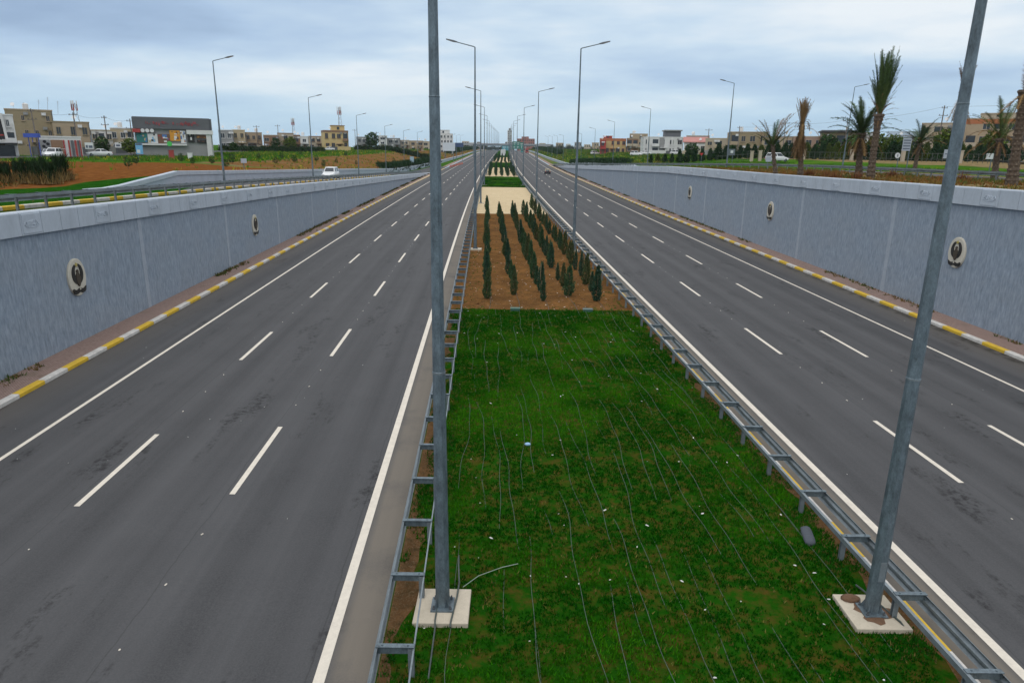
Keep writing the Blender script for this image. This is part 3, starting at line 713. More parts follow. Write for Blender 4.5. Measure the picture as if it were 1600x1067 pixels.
for i,o0 in enumerate([-2.1,-.5,1.1,2.7,4.3]):
    r=random.Random(200+i); pts=[P(y,o0+.13+.06*math.sin(y*.5+i)+.03*math.sin(y*1.7),MZ+.016) for y in ys(36.3,88,.8)]
    m=MB(); m.tube(pts,.011,5); tag(m.build('drip_hose',blackp),'black drip hose on the bare soil beside the %s cypress row'%rn[i],'hose','drip hoses on the soil bed')
m=MB(); m.tube([P(9.6,-3.24,.16),P(10.8,-3.21,.2),P(11.0,-3.22,.24),P(11.7,-3.19,.24),P(12.4,-3.16,.2)],.016,6); tag(m.build('cable',blackp),'black cable crossing the left concrete slab left of the pole foot','cable')
m=MB(); m.tube([P(10.85,-2.93,.2),P(10.95,-2.92,.24),P(11.7,-2.83,.24),P(12.1,-2.8,.26),P(12.6,-2.83,.3),P(13.2,-2.85,.17)],.018,6); tag(m.build('cable',blackp),'black hose curving over the left concrete slab right of the pole foot','cable')
m=MB(); m.tube([P(12.0,-2.72,.24),P(12.4,-2.4,.23),P(12.75,-1.9,.2),P(12.9,-1.55,.19)],.008,6); tag(m.build('hose',M('pale hose',(.22,.27,.22),.6,.2)),'short pale hose curving out from the corner of the left concrete slab','hose')
m=MB(); m.tube([P(11.0,5.72,.2),P(11.1,5.7,.245),P(11.8,5.55,.245),P(12.05,5.5,.24),P(12.3,5.48,.2)],.02,6); tag(m.build('cable',blackp),'black cable lying over the right concrete slab','cable')
# mud on the right slab
mud=M('wet brown mud',(.12,.065,.035),.9,.35,7,0,.5)
m=MB(); pts=[]
for k in range(22):
    a=k/22*6.283; rr=(.33+.08*math.sin(3*a+1)+.05*math.sin(7*a)); pts.append((rr*math.cos(a)*1.05+.03,rr*math.sin(a)*.9-.05))
x0,y0,z0=P(11.45,5.33,MZ)
for (lx,ly,sc) in ((0,0,1),):
    n=len(pts); vs=[(x0+px,y0+py,z0+.094) for px,py in pts]+[(x0+px*.6,y0+py*.6,z0+.115) for px,py in pts]; m.add(vs,[(k,(k+1)%n,n+(k+1)%n,n+k) for k in range(n)]+[tuple(range(n,2*n))])
tag(m.build('mud_patch',mud,smooth=True),'brown mud smeared round the pole foot on the right concrete slab','mud',None,'stuff')
m=MB(); m.ell((x0-.24,y0+.36,z0+.11),(.2,.13,.07),10,6); tag(m.build('soil_clod',mud,smooth=True),'lump of brown soil on the far edge of the right concrete slab','soil clod')
m=MB(); x,y,z=P(14.2,5.35,MZ); 
rings=[[(x+dx*.14*math.cos(a)+ (t-.5)*.45*.35, y+(t-.5)*.75+0, z+.03+.085*math.sin(a)*dx) for a in [q*math.pi/5 for q in range(10)]] for t,dx in ((0,.4),(.08,.9),(.3,1),(.7,1),(.93,.9),(1,.4))]
m.loft(rings); tag(m.build('rubble_block',M('dark grey concrete block',(.06,.07,.085),.9,.2,5,0,.3),smooth=True),'rounded grey concrete block lying in the grass by the right guardrail','rubble')
boxg=M('green plastic box',(.03,.10,.07),.5,.15)
for px,py,l in ((805,487,'dark green valve box at the far edge of the lawn, below the second cypress row'),(918,491,'grey green valve box at the far edge of the lawn, below the fourth cypress row')):
    x,y,_=AT(px,py,36.3); m=MB(); z=ZC(y)+MZ; m.box((x,y,z+.06),(.5,.34,.13)); b=MB(); b.box((x,y,z+.137),(.54,.38,.024)); o=m.build('valve_box',boxg); tag(o,l,'valve box'); b.build('lid',boxg if px<900 else M('faded box lid',(.07,.12,.11),.6,.15),o)
lit=M('pale litter',(.5,.5,.47),.8,.2); 
def scraps(n,y0,y1,o0,o1,sz,dz,mat,label,seed):
    r=random.Random(seed); m=MB()
    for _ in range(n):
        y=y0+(y1-y0)*r.random()**1.3; x,yy,z=P(y,r.uniform(o0,o1),dz); s_=sz*r.uniform(.4,1.3); a=r.uniform(0,6.28); t=r.uniform(-.4,.4)
        c_,s2=math.cos(a),math.sin(a); pts=[]
        for q in range(5):
            b=q*1.257; rr=s_*r.uniform(.5,1); px,py=rr*math.cos(b),rr*.6*math.sin(b); pts.append((x+px*c_-py*s2,yy+px*s2+py*c_,z+.012+max(-.01,px*t)))
        m.add(pts+[(a_,b_,c-.006) for a_,b_,c in pts],[(0,1,2,3,4),(9,8,7,6,5)]+[(k,k+5,(k+1)%5+5,(k+1)%5) for k in range(5)])
    tag(m.build('litter',mat),label,'litter',None,'stuff')
scraps(120,6,36,-3.6,5.7,.05,MZ+.055,lit,'scraps of white litter scattered over the lawn',1)
scraps(160,36.6,60,-3.6,5.7,.06,MZ,lit,'pale stones and scraps on the bare soil bed',2)
scraps(90,60,144,-3.6,5.7,.1,MZ,M('dry twigs',(.16,.13,.07),.9,.3),'dry leaves and scraps on the sand and far soil',3)
scraps(26,10,60,-18.5,-5.5,.028,.004,lit,'small pale specks on the left carriageway',4)
scraps(26,12,60,7.6,21,.028,.004,lit,'small pale specks on the right carriageway',5)
scraps(320,37,88,-3.7,6,.12,MZ,M('brown clods',(.17,.09,.045),.95,.3),'clods of earth on the soil bed',6)
m=MB(); x,y,z=P(19,-.97,MZ+.06); m.ell((x,y,z),(.1,.07,.05),8,5); tag(m.build('plastic_bag',M('pale blue plastic',(.25,.42,.6),.5,.2)),'small pale blue plastic bag lying on the lawn','litter')
# kerb shaped stones and weeds by the guard rails are part of the strips
# ------------------------------------------------------------------ date palms
ptr=M('palm trunk',(.085,.060,.042),.95,.45,5,0,.5); dead=(.20,.12,.05); ptr2=M('pale old leaf base',(.13,.10,.07),.95,.4,8,0,.4)
def frond(V,Cc,p0,az,el,length,droop,g,col,wid=.34,nl=34):
    """arching rib with two rows of leaflets, written as triangles"""
    p=np.array(p0,float); d=np.array([math.cos(az)*math.cos(el),math.sin(az)*math.cos(el),math.sin(el)]); step=length/nl
    side=np.cross(d,[0,0,1.]); side=side/np.linalg.norm(side) if np.linalg.norm(side)>1e-3 else np.array([-math.sin(az),math.cos(az),0.])
    for i in range(nl):
        t=i/nl; q=p+d*step; w=.035*(1-t)+.008
        V+= [p-side*w,p+side*w,q+side*w*.9, p-side*w,q+side*w*.9,q-side*w*.9]; Cc+=[np.array(col)*1.15]*6
        if t>.1:
            ll=wid*min(length,3.4)/3*(math.sin(math.pi*min(.93,(t*.9+.08)))**.5)*g.uniform(.7,1.2)
            nrm=np.cross(side,d)
            for sg in (-1,1):
                tip=p+d*ll*.75+side*sg*ll*.8+nrm*(g.uniform(-.1,.4))*ll; V+=[p,p+d*step*.8,tip]; Cc+=[np.array(col)*g.uniform(.6,1.3)]*3
        d=d+np.array([0,0,-droop/nl])*(.4+1.4*t); d/=np.linalg.norm(d); side=side-d*side.dot(d); side/=np.linalg.norm(side); p=q
def trimesh(name,V,Cc,mat,parent):
    V=np.asarray(V,np.float32); n=len(V)//3
    me=bpy.data.meshes.new(name); me.vertices.add(3*n); me.vertices.foreach_set('co',V.ravel()); me.loops.add(3*n); me.loops.foreach_set('vertex_index',np.arange(3*n,dtype=np.int32)); me.polygons.add(n); me.polygons.foreach_set('loop_start',np.arange(0,3*n,3,dtype=np.int32))
    try: me.polygons.foreach_set('loop_total',np.full(n,3,dtype=np.int32))
    except Exception: pass
    me.update(calc_edges=True); ca=me.color_attributes.new('Col','FLOAT_COLOR','POINT'); Cc=np.asarray(Cc,np.float32); ca.data.foreach_set('color',np.concatenate([Cc,np.ones((len(Cc),1),np.float32)],1).ravel()); me.materials.append(mat)
    o=bpy.data.objects.new(name,me); C.objects.link(o); o.parent=parent; return o
def palm(px,py,Y,tip,r,fr,label,seed,bulge=1.35):
    """px,py foot; tip=(px,py) of the trunk top at the same distance; fr=list of (count, el range, length, droop, colour, az range)"""
    g=np.random.default_rng(seed); X,_,Z=GX(px,Y,py); T=AT(tip[0],tip[1],Y); root=empty('palm_tree',(X,Y,Z),0,label,'palm tree','palms on the planted strip behind the right wall')
    dx,dz=T[0]-X,T[2]-Z; n=int(dz/.16); pts=[];rad=[]
    for i in range(n+1):
        t=i/n; pts.append((dx*(t**1.15),.12*math.sin(t*3)*.5,dz*t-.15*(i==0))); b=r*(1.25-.35*min(1,t*3)) if t<.8 else r*(.9+(bulge-.9)*sstep((t-.8)/.2)); rad.append(b*(1.0 if i%2 else 1.16)*g.uniform(.96,1.04))
    m=MB(); m.tube(pts,rad,11)
    # old leaf bases
    for i in range(1,n):
        for k in range(7):
            a=k*.897+i*.45; p=pts[i]; rr=rad[i]*1.0; m.box((p[0]+math.cos(a)*rr,p[1]+math.sin(a)*rr,p[2]+.04),(.05,.11,.12),a,k%2,.5)
    m.build('trunk',[ptr,ptr2],root)
    V=[];Cc=[];Vd=[];Cd=[]; top=np.array([dx,0,dz])
    for (cnt,e0,e1,ln,dr,col,a0,a1) in fr:
        for k in range(cnt):
            az=a0+(a1-a0)*(k+g.uniform(.1,.9))/cnt; c=np.array(col)*g.uniform(.8,1.2); isd=col[0]>col[1]
            frond(Vd if isd else V,Cd if isd else Cc,top+np.array([0,0,g.uniform(-.5,.1)]),az,g.uniform(e0,e1),ln*g.uniform(.8,1.12),dr*g.uniform(.7,1.3),g,c,.30 if e0>1.1 else .38,(64 if ln>4 else 40) if ln>2 else 24)
    if V: trimesh('green_fronds',V,Cc,leafm,root)
    if Vd: trimesh('dry_fronds',Vd,Cd,leafm,root)
    return root
GR=(.045,.075,.028); GR2=(.065,.095,.03); BR=(.19,.12,.055); BR2=(.13,.08,.04); PI2=2*math.pi
palm(1212,272,62,(1207,226),.16,[(18,.6,1.3,2.1,.6,GR,0,PI2),(4,.9,1.3,2.6,.5,BR,2.6,3.6),(4,.9,1.3,3.3,.9,BR2,-.4,.8)],'short leaning palm with few green fronds and bare dry stalks, leftmost palm',1,1.2)
palm(1251,272,61,(1253,196),.20,[(46,1.25,1.56,2.1,.35,BR,0,PI2),(5,.2,.8,2.2,3.2,BR,0,PI2),(34,-1.48,-1.25,2.3,.0,BR2,0,PI2),(20,.8,1.3,1.0,2.5,BR,0,PI2)],'slim palm with a tied bundle of dry brown fronds and one drooping frond',2,1.1)
palm(1342,271,60,(1346,208),.25,[(42,.35,1.3,3.1,1.3,GR,0,PI2),(12,-.6,.2,2.2,1.6,BR,0,PI2),(8,1.1,1.45,3.2,.6,GR2,0,PI2),(10,-1.4,-1.0,1.9,.2,BR2,0,PI2)],'broad green fan palm with spreading fronds left of the tallest palm',3,1.4)
palm(1360,277,57.5,(1374,178),.25,[(60,1.30,1.57,4.3,.30,GR,0,PI2),(34,1.15,1.45,2.8,.5,GR2,0,PI2),(14,1.36,1.5,4.7,.12,GR2,0,PI2),(14,.7,1.3,1.6,1.2,BR,0,PI2),(8,-1.2,-.2,1.0,.8,BR2,0,PI2)],'tallest palm with its green fronds tied upright above a patterned leaning trunk',4,1.45)
palm(1430,260,88,(1438,222),.22,[(34,.3,1.25,3.6,1.2,GR,0,PI2),(8,.4,.9,3.0,1.2,BR,0,PI2),(10,-1.3,-.6,1.8,.5,BR2,0,PI2)],'smaller green palm farther back beside the grey road sign',5,1.3)
palm(1484,273,58,(1506,142),.22,[(36,1.22,1.55,2.4,.3,BR2,0,PI2),(26,-1.45,-1.1,2.4,.2,BR,0,PI2)],'tall dry palm leaning right behind the near right lamp pole',6,1.3)
palm(1556,266,62,(1563,216),.23,[(12,.7,1.3,4.0,.8,GR2,0,PI2),(12,.1,.7,3.0,1.8,BR,0,PI2),(10,-1.3,-.6,1.8,.4,BR2,0,PI2)],'palm with sparse upright green fronds right of the near lamp pole',7,1.35)
palm(1580,290,47,(1603,140),.29,[(20,.6,1.3,2.8,.5,BR2,-1.2,1.2),(10,-1.3,-.5,1.9,.3,BR,0,PI2)],'thick dark palm trunk leaning out of the right edge of the photo',8,1.3)
# low dry weeds in the planted strip
n=5200; y=g.uniform(28,120,n); o=g.uniform(23.9,41,n); nz=vnoise(o,y,5,61)*.6+vnoise(o,y,1.5,62)*.4; k=nz>.36; y,o,nz=y[k],o[k],nz[k]
cl=np.where((vnoise(o,y,3.5,63)>.5)[:,None],np.array([.16,.10,.03]),np.array([.08,.11,.025])); cl=np.where((g.uniform(0,1,len(y))<.25)[:,None],np.array([.20,.09,.03]),cl)
tufts('weeds',[(XC(a)+b,a,ground(XC(a)+b,a)-.02) for a,b in zip(y,o)],.16+.35*nz**2,.10,cl,leafm,'dry brown and green weeds on the planted strip behind the right wall','weeds',5,.9,64)
for i,(px,py,Y) in enumerate(((1292,272,58),(1306,274,55),(1339,279,54),(1480,278,52),(1505,275,54),(1395,268,66),(1265,268,64))):
    X,_,Z=GX(px,Y,py); V=[];Cc=[]; gg=np.random.default_rng(70+i)
    for k in range(150):
        a,e=gg.uniform(0,6.28),gg.uniform(.4,1.5); l=gg.uniform(.3,.95); b=np.array([gg.normal(0,.22),gg.normal(0,.22),0]); d=np.array([math.cos(a)*math.cos(e),math.sin(a)*math.cos(e),math.sin(e)]); s_=np.array([-math.sin(a),math.cos(a),0])*.03
        V+=[b-s_,b+s_,b+d*l]; Cc+=[np.array([.17,.075,.035])*gg.uniform(.5,1.3)]*3
    r_=empty('dry_shrub',(X,Y,Z),0,'rusty brown dry shrub on the planted strip behind the right wall, %s from the left'%ORD[[3,4,5,6,7,2,1][i]-0 if False else {1265:0,1292:1,1306:2,1339:3,1395:4,1480:5,1505:6}[px]],'shrub','dry shrubs behind the right wall'); trimesh('twigs',V,Cc,leafm,r_)
# grass and flowers on the field banks
def field(side,y0,y1,t0,t1,n,seed,label,hmul=1,yel=.15,dens=.35):
    gg=np.random.default_rng(seed); y=y0+(y1-y0)*gg.uniform(0,1,n); t=gg.uniform(t0,t1,n); pts=[];col=[];hh=[]
    nz=vnoise(t,y,9,seed)*.6+vnoise(t,y,3,seed+1)*.4; tw=twL if side<0 else twR
    for a,b,z in zip(y,t,nz):
        if z<dens: continue
        if side<0 and a<118 and 2<b<44 and gg.uniform()>.04: continue
        if side<0 and b<18 and gg.uniform()>.14: continue
        X=XC(a)+side*(tw(a)+b); pts.append((X,a,ground(X,a)-.03)); q=gg.uniform(); 
        col.append((.32,.30,.03) if q<yel*(1.5 if b<9 else .5) else ((.16,.11,.04) if q>.86 else ((.045,.14,.008) if z>.5 else (.075,.165,.012)) if side<0 else ((.032,.10,.008) if z>.5 else (.06,.13,.012)))); hh.append((.25+.5*z)*hmul)
    tufts('wild_grass',pts,np.array(hh),.16*hmul,np.array(col),leafm,label,'grass',5,.9,seed)
field(-1,66,330,.6,48,15000,81,'tall wild grass and yellow flowers on the bank beyond the left slip road',1.0,.22)
field(1,170,420,.8,55,12000,82,'tall green grass with yellow tops on the bank beyond the right slip road',1.2,.14,.25)
field(1,60,185,.8,17,5200,83,'green grass on the ground between the right slip road and the service road',.42,.03,.36)
field(-1,30,60,-6.5,4.5,9000,84,'short green lawn beyond the left slip road',.16,0,.1)
field(-1,330,700,.6,50,7000,85,'rough grass along the far left side of the highway',1.8,.1)
field(1,420,800,.8,60,7000,86,'rough grass along the far right side of the highway',1.8,.1)
# row of dark shrubs at the left edge and saplings on the bank
for i,(px,Y,h,w) in enumerate(((2,56,1.5,.35),(13,55,1.7,.28),(27,57,1.6,.4),(39,55,2.1,.3),(50,57,1.7,.45),(60,55,2.0,.45),(70,57,2.1,.5),(80,55,1.9,.5),(90,57,2.3,.55),(101,58,2.2,.5))):
    X,_,Z=GX(px,Y,280); r_=empty('reed_shrub',(X,Y,Z),0,'dark upright shrub with dry stems, %s from the left on the red bank'%ORD[i],'shrub','row of dark shrubs on the left bank')
    gg=np.random.default_rng(300+i); V=[];Cc=[];Vd=[];Cd=[]
    for k in range(330):
        a=gg.uniform(0,6.28); z0=gg.beta(2,1.6)*h*.8; lean=gg.normal(0,.28)+(.45 if i>=8 else 0); b=np.array([gg.normal(0,w*.33),gg.normal(0,w*.33),z0]); d=np.array([lean,gg.normal(0,.25),1.]); d/=np.linalg.norm(d); l=gg.uniform(.25,.75); s_=np.array([math.cos(a),math.sin(a),0])*.04
        V+=[b-s_,b+s_,b+d*l]; Cc+=[np.array([.018,.035,.014])*gg.uniform(.5,1.6)]*3
    for k in range(200):
        a=gg.uniform(0,6.28); b=np.array([gg.normal(0,w*.7),gg.normal(0,w*.7),0]); d=np.array([gg.normal(0,.25),gg.normal(0,.25),1.]); l=gg.uniform(.3,1.)*h*.55; s_=np.array([math.cos(a),math.sin(a),0])*.03
        Vd+=[b-s_,b+s_,b+d*l]; Cd+=[np.array([.22,.15,.06])*gg.uniform(.5,1.3)]*3
    trimesh('foliage',V,Cc,leafm,r_); trimesh('dry_stems',Vd,Cd,leafm,r_)
n=2600; y=g.uniform(44,62,n); o=g.uniform(-66,-38,n); tufts('weeds',[(XC(a)+b,a,ground(XC(a)+b,a)-.02) for a,b in zip(y,o)],g.uniform(.1,.4,n),.12,np.where((g.uniform(0,1,n)<.5)[:,None],np.array([.03,.06,.015]),np.array([.18,.11,.04])),leafm,'dark weeds and dry stalks on the left red bank','weeds',5,.9,88)
sap=[tree_proto('sapling','','sapling','saplings on the left bank',1.5,.45,400+k,260,.9,.03,(.03,.06,.02),1,leaf=(.05,.2),lift=.25) for k in range(3)]
sp=[(199,82,252),(212,95,250),(330,110,246),(362,118,246),(380,126,248),(404,150,243),(440,160,244),(460,150,247),(494,170,243),(525,180,245),(556,190,242),(470,190,241),(352,100,249),(300,105,247),(282,112,244),(590,210,240),(615,230,241),(540,215,240),(505,145,250),(430,135,250)]
for i,(px,Y,py) in enumerate(sorted(sp)):
    o=sap[i] if i<3 else copy_tree(sap[i%3]); X,_,Z=GX(px,Y,py); place(o,X,Y,Z,i,rnd.uniform(.8,1.3),'small dark sapling on the grassy left bank, %s from the left'%ORD[i])
# hedge of conifers in front of the right houses
hp=[tree_proto('conifer','','tree','conifers of the hedge in front of the right houses',3.6,1.05,500+k,800,1.6,.06,hue,0,leaf=(.06,.3)) for k,hue in enumerate(((.014,.045,.018),(.018,.05,.02),(.055,.085,.015),(.012,.04,.018)))]
i=0; px=1062; 
while px<1600:
    Y=172-(px-1062)*.085; k=rnd.choice((0,1,3,0,1,2)); o=hp[k] if i<1 and False else copy_tree(hp[k]); X,_,Z=GX(px,Y,250)
    big=1.0 if px>1390 else (.85 if px<1120 else .95)
    place(o,X,Y,Z,i,big*rnd.uniform(.85,1.12),('yellow green' if k==2 else 'dark green')+' conifer in the hedge before the right houses, %s from its left end'%ORD[i]); px+=rnd.uniform(10,13.5)*(1.0 if px<1390 else 1.15); i+=1
for k in range(4):      # the four patterns stand at the far left end of the hedge
    X,_,Z=GX(1050-k*11,176+k*3,247); place(hp[k],X,176+k*3,Z,k,.62,'small conifer before the grey villa beyond the right slip road, %s from the hedge'%ORD[k])
bush=[tree_proto('broadleaf_tree','','tree','',5.5,1.9,600+k,900,2.2,.10,hue,1,leaf=(.11,.3),lift=1.2) for k,hue in enumerate(((.02,.05,.015),(.06,.09,.015)))]
bt=[(582,330,238,1.45,0,'round dark green tree behind the far left grass field'),(162,150,242,.75,0,'dark round tree between the white houses and the shop row on the left'),(205,150,243,.7,1,'brownish bushy tree beside the blue billboard on the left'),(455,235,241,.9,1,'olive bushy tree before the long brown houses on the left'),(432,245,240,.8,0,'dark bush before the cream houses on the left'),(366,200,242,.55,0,'dark low tree right of the grey mall on the left'),(1081,185,240,.75,0,'dark broadleaf tree left of the hedge on the right'),(1370,150,230,1.0,1,'yellow green tree behind the tallest palm'),(1290,158,240,1.0,0,'dark tree behind the hedge left of the fan palm'),(1481,140,225,1.15,1,'tall yellow green tree beside the tan apartment house on the right'),(1552,138,230,1.1,1,'yellow green tree before the tan apartment house at the right edge'),(1140,190,240,.6,0,'dark bush in front of the pink roofed house')]
for i,(px,Y,py,sc,k,l) in enumerate(bt):
    o=copy_tree(bush[k]); X,_,Z=GX(px,Y,py); place(o,X,Y,Z,i*1.3,sc,l)
for k,(px,Y,l) in enumerate(((1330,152,'dark tree behind the fan palm before the white walled house'),(1395,146,'olive tree right of the tallest palm before the blue roofed house'))): X,_,Z=GX(px,Y,240); place(bush[k],X,Y,Z,k,.95,l)
# far dark hedges that read as one mass
def mass(side,y0,y1,t,n,h,seed,label):
    gg=np.random.default_rng(seed); tw=twL if side<0 else twR; pts=[]
    for _ in range(n):
        a=gg.uniform(y0,y1); X=XC(a)+side*(tw(a)+t+gg.normal(0,.8)); pts.append((X,a,ground(X,a)+gg.uniform(0,h*.55)))
    tufts('hedge',pts,h*.5,.25,(.018,.045,.016),leafm,label,'hedge',5,1.1,seed)
mass(-1,195,300,1.6,3500,2.0,91,'dark hedge at the foot of the far left bank'); mass(1,190,290,1.6,3500,1.8,92,'dark hedge at the foot of the right bank')
def foot(y_fn,x0,x1,n,h,seed,label,pbase=240):
    gg=np.random.default_rng(seed); pts=[]
    for _ in range(n):
        px=gg.uniform(x0,x1); Y=y_fn(px)+gg.normal(0,.8); X,_,Z=GX(px,Y,pbase); pts.append((X,Y,Z+gg.uniform(0,h*.5)*(.5+.5*math.sin(px*.21)**2)))
    tufts('hedge',pts,h*.5,.3,np.where((gg.uniform(0,1,n)<.2)[:,None],np.array([.05,.06,.02]),np.array([.018,.042,.016])),leafm,label,'hedge',5,1.1,seed)
foot(lambda p:222+.1*(p-345),345,506,3600,2.2,95,'dark hedge at the foot of the houses right of the grey mall')
foot(lambda p:300,556,668,3000,2.6,96,'dark hedge before the far terrace houses on the left')
foot(lambda p:880,838,1000,3000,8,97,'dim far tree belt on the right horizon',228)
foot(lambda p:930,700,786,1800,7,98,'dim far tree belt on the left horizon',228)
mass(-1,420,800,8,5000,3.5,93,'dark scrub along the far left side'); mass(1,420,800,9,5000,3.5,94,'dark scrub along the far right side')
# ------------------------------------------------------------------ houses
wallcol={}
def wm(name,col,var=.12): return M(name,col,.9,var,.7)
CREAM=wm('cream render',(.42,.35,.24)); TAN=wm('tan render',(.34,.265,.18)); BEIGE=wm('beige stone',(.40,.34,.26)); WHITE=wm('white render',(.56,.56,.55)); GREY=wm('grey render',(.24,.24,.24)); DGREY=wm('dark grey cladding',(.10,.105,.115)); BROWN=wm('brown brick',(.22,.13,.08)); YEL=wm('yellow render',(.48,.36,.17)); ORANGE=wm('orange band',(.36,.13,.055)); PINK=wm('pink roof tiles',(.38,.17,.15)); RED=wm('red panel',(.32,.045,.04)); OLIVE=wm('khaki render',(.26,.21,.13)); BLUEG=wm('blue grey sheet',(.19,.24,.29)); BLACK=wm('black cladding',(.018,.019,.022)); GLASSM=glass_dark; TANK=M('white water tank',(.6,.6,.6),.5,.1); DOORM=M('brown door',(.12,.06,.035),.6,.2)
def house(label,x0,x1,ytop,Y,mat,fl,cols,d=11,yaw=0,trim=None,stair=None,tanks=0,balc=(),band=None,doorcol=0.5,roofm=None,cat='house',name='house',winw=.5,winh=.5,pybase=None,side=True,gable=False,sink=0.6):
    a0=AT(x0,245,Y)[0]; a1=AT(x1,245,Y)[0]; X=(a0+a1)/2; ang=math.atan2(-X,Y); w=(a1-a0)*math.cos(ang)
    zg=min(ground(a0,Y),ground(a1,Y),ground(X,Y)); zt=AT((x0+x1)/2,ytop,Y)[2]; h=zt-zg
    root=empty(name,(X,Y,zg),ang+yaw,label,cat)
    trim=trim or mat; r=random.Random(int(x0*7+Y))
    m=MB(); m.box2(-w/2,w/2,0,d,-sink,h-.25,0); m.box2(-w/2-.08,w/2+.08,-.08,.14,h-.25,h,1); m.box2(-w/2-.08,w/2+.08,d-.14,d+.08,h-.25,h,1); m.box2(-w/2-.08,-w/2+.14,.14,d-.14,h-.25,h,1); m.box2(w/2-.14,w/2+.08,.14,d-.14,h-.25,h,1)
    m.build('wall',[mat,trim],root)
    if band:
        m=MB(); m.box2(-w/2-.04,w/2+.04,-.05,0,h-.25-band[1],h-.26); m.box2(w/2+.001,w/2+.05,0,d,h-.25-band[1],h-.26); m.box2(-w/2-.05,-w/2-.001,0,d,h-.25-band[1],h-.26); m.build('parapet_band',band[0],root)
    fh=(h-.5)/fl; 
    def window(cx,cz,ww,hh,onside=0):
        m=MB(); g_=MB(); t=.09; dp=.06
        def bx(mb,x0,x1,z0,z1,y0,y1):
            if onside==0: mb.box2(x0,x1,y0,y1,z0,z1)
            else: mb.box2(onside*(w/2)-(y1 if onside>0 else -y0)*1+(0),onside*(w/2)-(y0 if onside>0 else -y1),x0,x1,z0,z1)
        if onside==0:
            for q in ((cx-ww/2-t,cx-ww/2,cz-hh/2-t,cz+hh/2+t),(cx+ww/2,cx+ww/2+t,cz-hh/2-t,cz+hh/2+t),(cx-ww/2,cx+ww/2,cz+hh/2,cz+hh/2+t),(cx-ww/2,cx+ww/2,cz-hh/2-t,cz-hh/2),(cx-.03,cx+.03,cz-hh/2,cz+hh/2)): m.box2(q[0],q[1],-dp-.02,.01,q[2],q[3])
            m.box2(cx-ww/2-.18,cx+ww/2+.18,-.2,.0,cz-hh/2-t-.08,cz-hh/2-t)
            g_.box2(cx-ww/2,cx+ww/2,-.03,.0,cz-hh/2,cz+hh/2)
        else:
            s_=onside; X0=s_*w/2
            for q in ((cx-ww/2-t,cx-ww/2,cz-hh/2-t,cz+hh/2+t),(cx+ww/2,cx+ww/2+t,cz-hh/2-t,cz+hh/2+t),(cx-ww/2,cx+ww/2,cz+hh/2,cz+hh/2+t),(cx-ww/2,cx+ww/2,cz-hh/2-t,cz-hh/2)): m.box2(min(X0,X0+s_*.08),max(X0,X0+s_*.08),q[0],q[1],q[2],q[3])
            g_.box2(min(X0,X0+s_*.03),max(X0,X0+s_*.03),cx-ww/2,cx+ww/2,cz-hh/2,cz+hh/2)
        f=m.build('window',trim,root); g_.build('pane',glass_dark,f)
    cw=w/cols
    for f in range(fl):
        for c in range(cols):
            cx=-w/2+cw*(c+.5); cz=f*fh+fh*.55
            if (f,c) in balc:
                m=MB(); m.box2(cx-cw*.46,cx+cw*.46,-1.1,0,f*fh+.05,f*fh+.22); m.box2(cx-cw*.46,cx+cw*.46,-1.1,-.98,f*fh+.22,f*fh+1.05); m.box2(cx-cw*.46,cx-cw*.46+.1,-.98,0,f*fh+.22,f*fh+1.05); m.box2(cx+cw*.46-.1,cx+cw*.46,-.98,0,f*fh+.22,f*fh+1.05); b=m.build('balcony',trim,root)
                m=MB(); m.box2(cx-cw*.36,cx+cw*.36,-.035,0,f*fh+.25,f*fh+fh*.86); m.build('balcony_door',glass_dark,b)
                continue
            if f==0 and c==int(doorcol*cols):
                m=MB(); m.box2(cx-.65,cx+.65,-.07,0,0,2.3); dd=m.build('door',DOORM,root); m=MB(); m.box2(cx-1.3,cx+1.3,-1.2,0,2.5,2.68); m.build('canopy',trim,dd); continue
            if r.random()<.08: continue
            window(cx+r.uniform(-.1,.1)*cw,cz,min(cw*winw,2.4)*r.uniform(.8,1.1),fh*winh*r.uniform(.85,1.05))
    if side:
        sd=1 if X<0 else -1
        for f in range(fl):
            for c in range(max(1,int(d/5))): window(d*(c+.5)/max(1,int(d/5)),f*fh+fh*.55,1.2,fh*.42,sd)
    if stair:
        sx,sw,sh,sm=stair; m=MB(); X0=-w/2+w*sx; m.box2(X0-sw/2,X0+sw/2,2,min(d-1,6.5),h-.3,h+sh-.2,0); m.box2(X0-sw/2-.2,X0+sw/2+.2,1.8,min(d-.8,6.7),h+sh-.2,h+sh,1); sr=m.build('stair_room',[sm,trim],root)
        m=MB(); m.box2(X0-.5,X0+.5,1.95,2,h+.3,h+sh*.7); m.build('stair_window',glass_dark,sr)
    if name=='house' and Y<400:
        for k in range(r.choice((2,3,4))):
            m=MB(); ax=r.uniform(-w*.44,w*.44); az=fh*(r.randrange(fl)+.86); m.box2(ax-.4,ax+.4,-.34,-.03,az-.3,az+.3); m.box2(ax-.25,ax+.25,-.36,-.341,az-.2,az+.2); m.build('air_conditioner',TANK if r.random()<.6 else GREY,root)
        m=MB(); px_=w*r.choice((-.5,.5)); m.tube([(px_*.97,-.08,0),(px_*.97,-.08,h-.3)],.06,6); m.build('drain_pipe',DGREY,root)
        m=MB(); dx=r.uniform(-w*.3,w*.3); m.tube([(dx,1.0,h-.1),(dx,1.0,h+.7)],.03,5); m.tube([(dx,.9,h+.75),(dx-.12,.6,h+.85),(dx-.16,.5,h+.9)],[.05,.35,.42],10); m.build('satellite_dish',TANK,root)
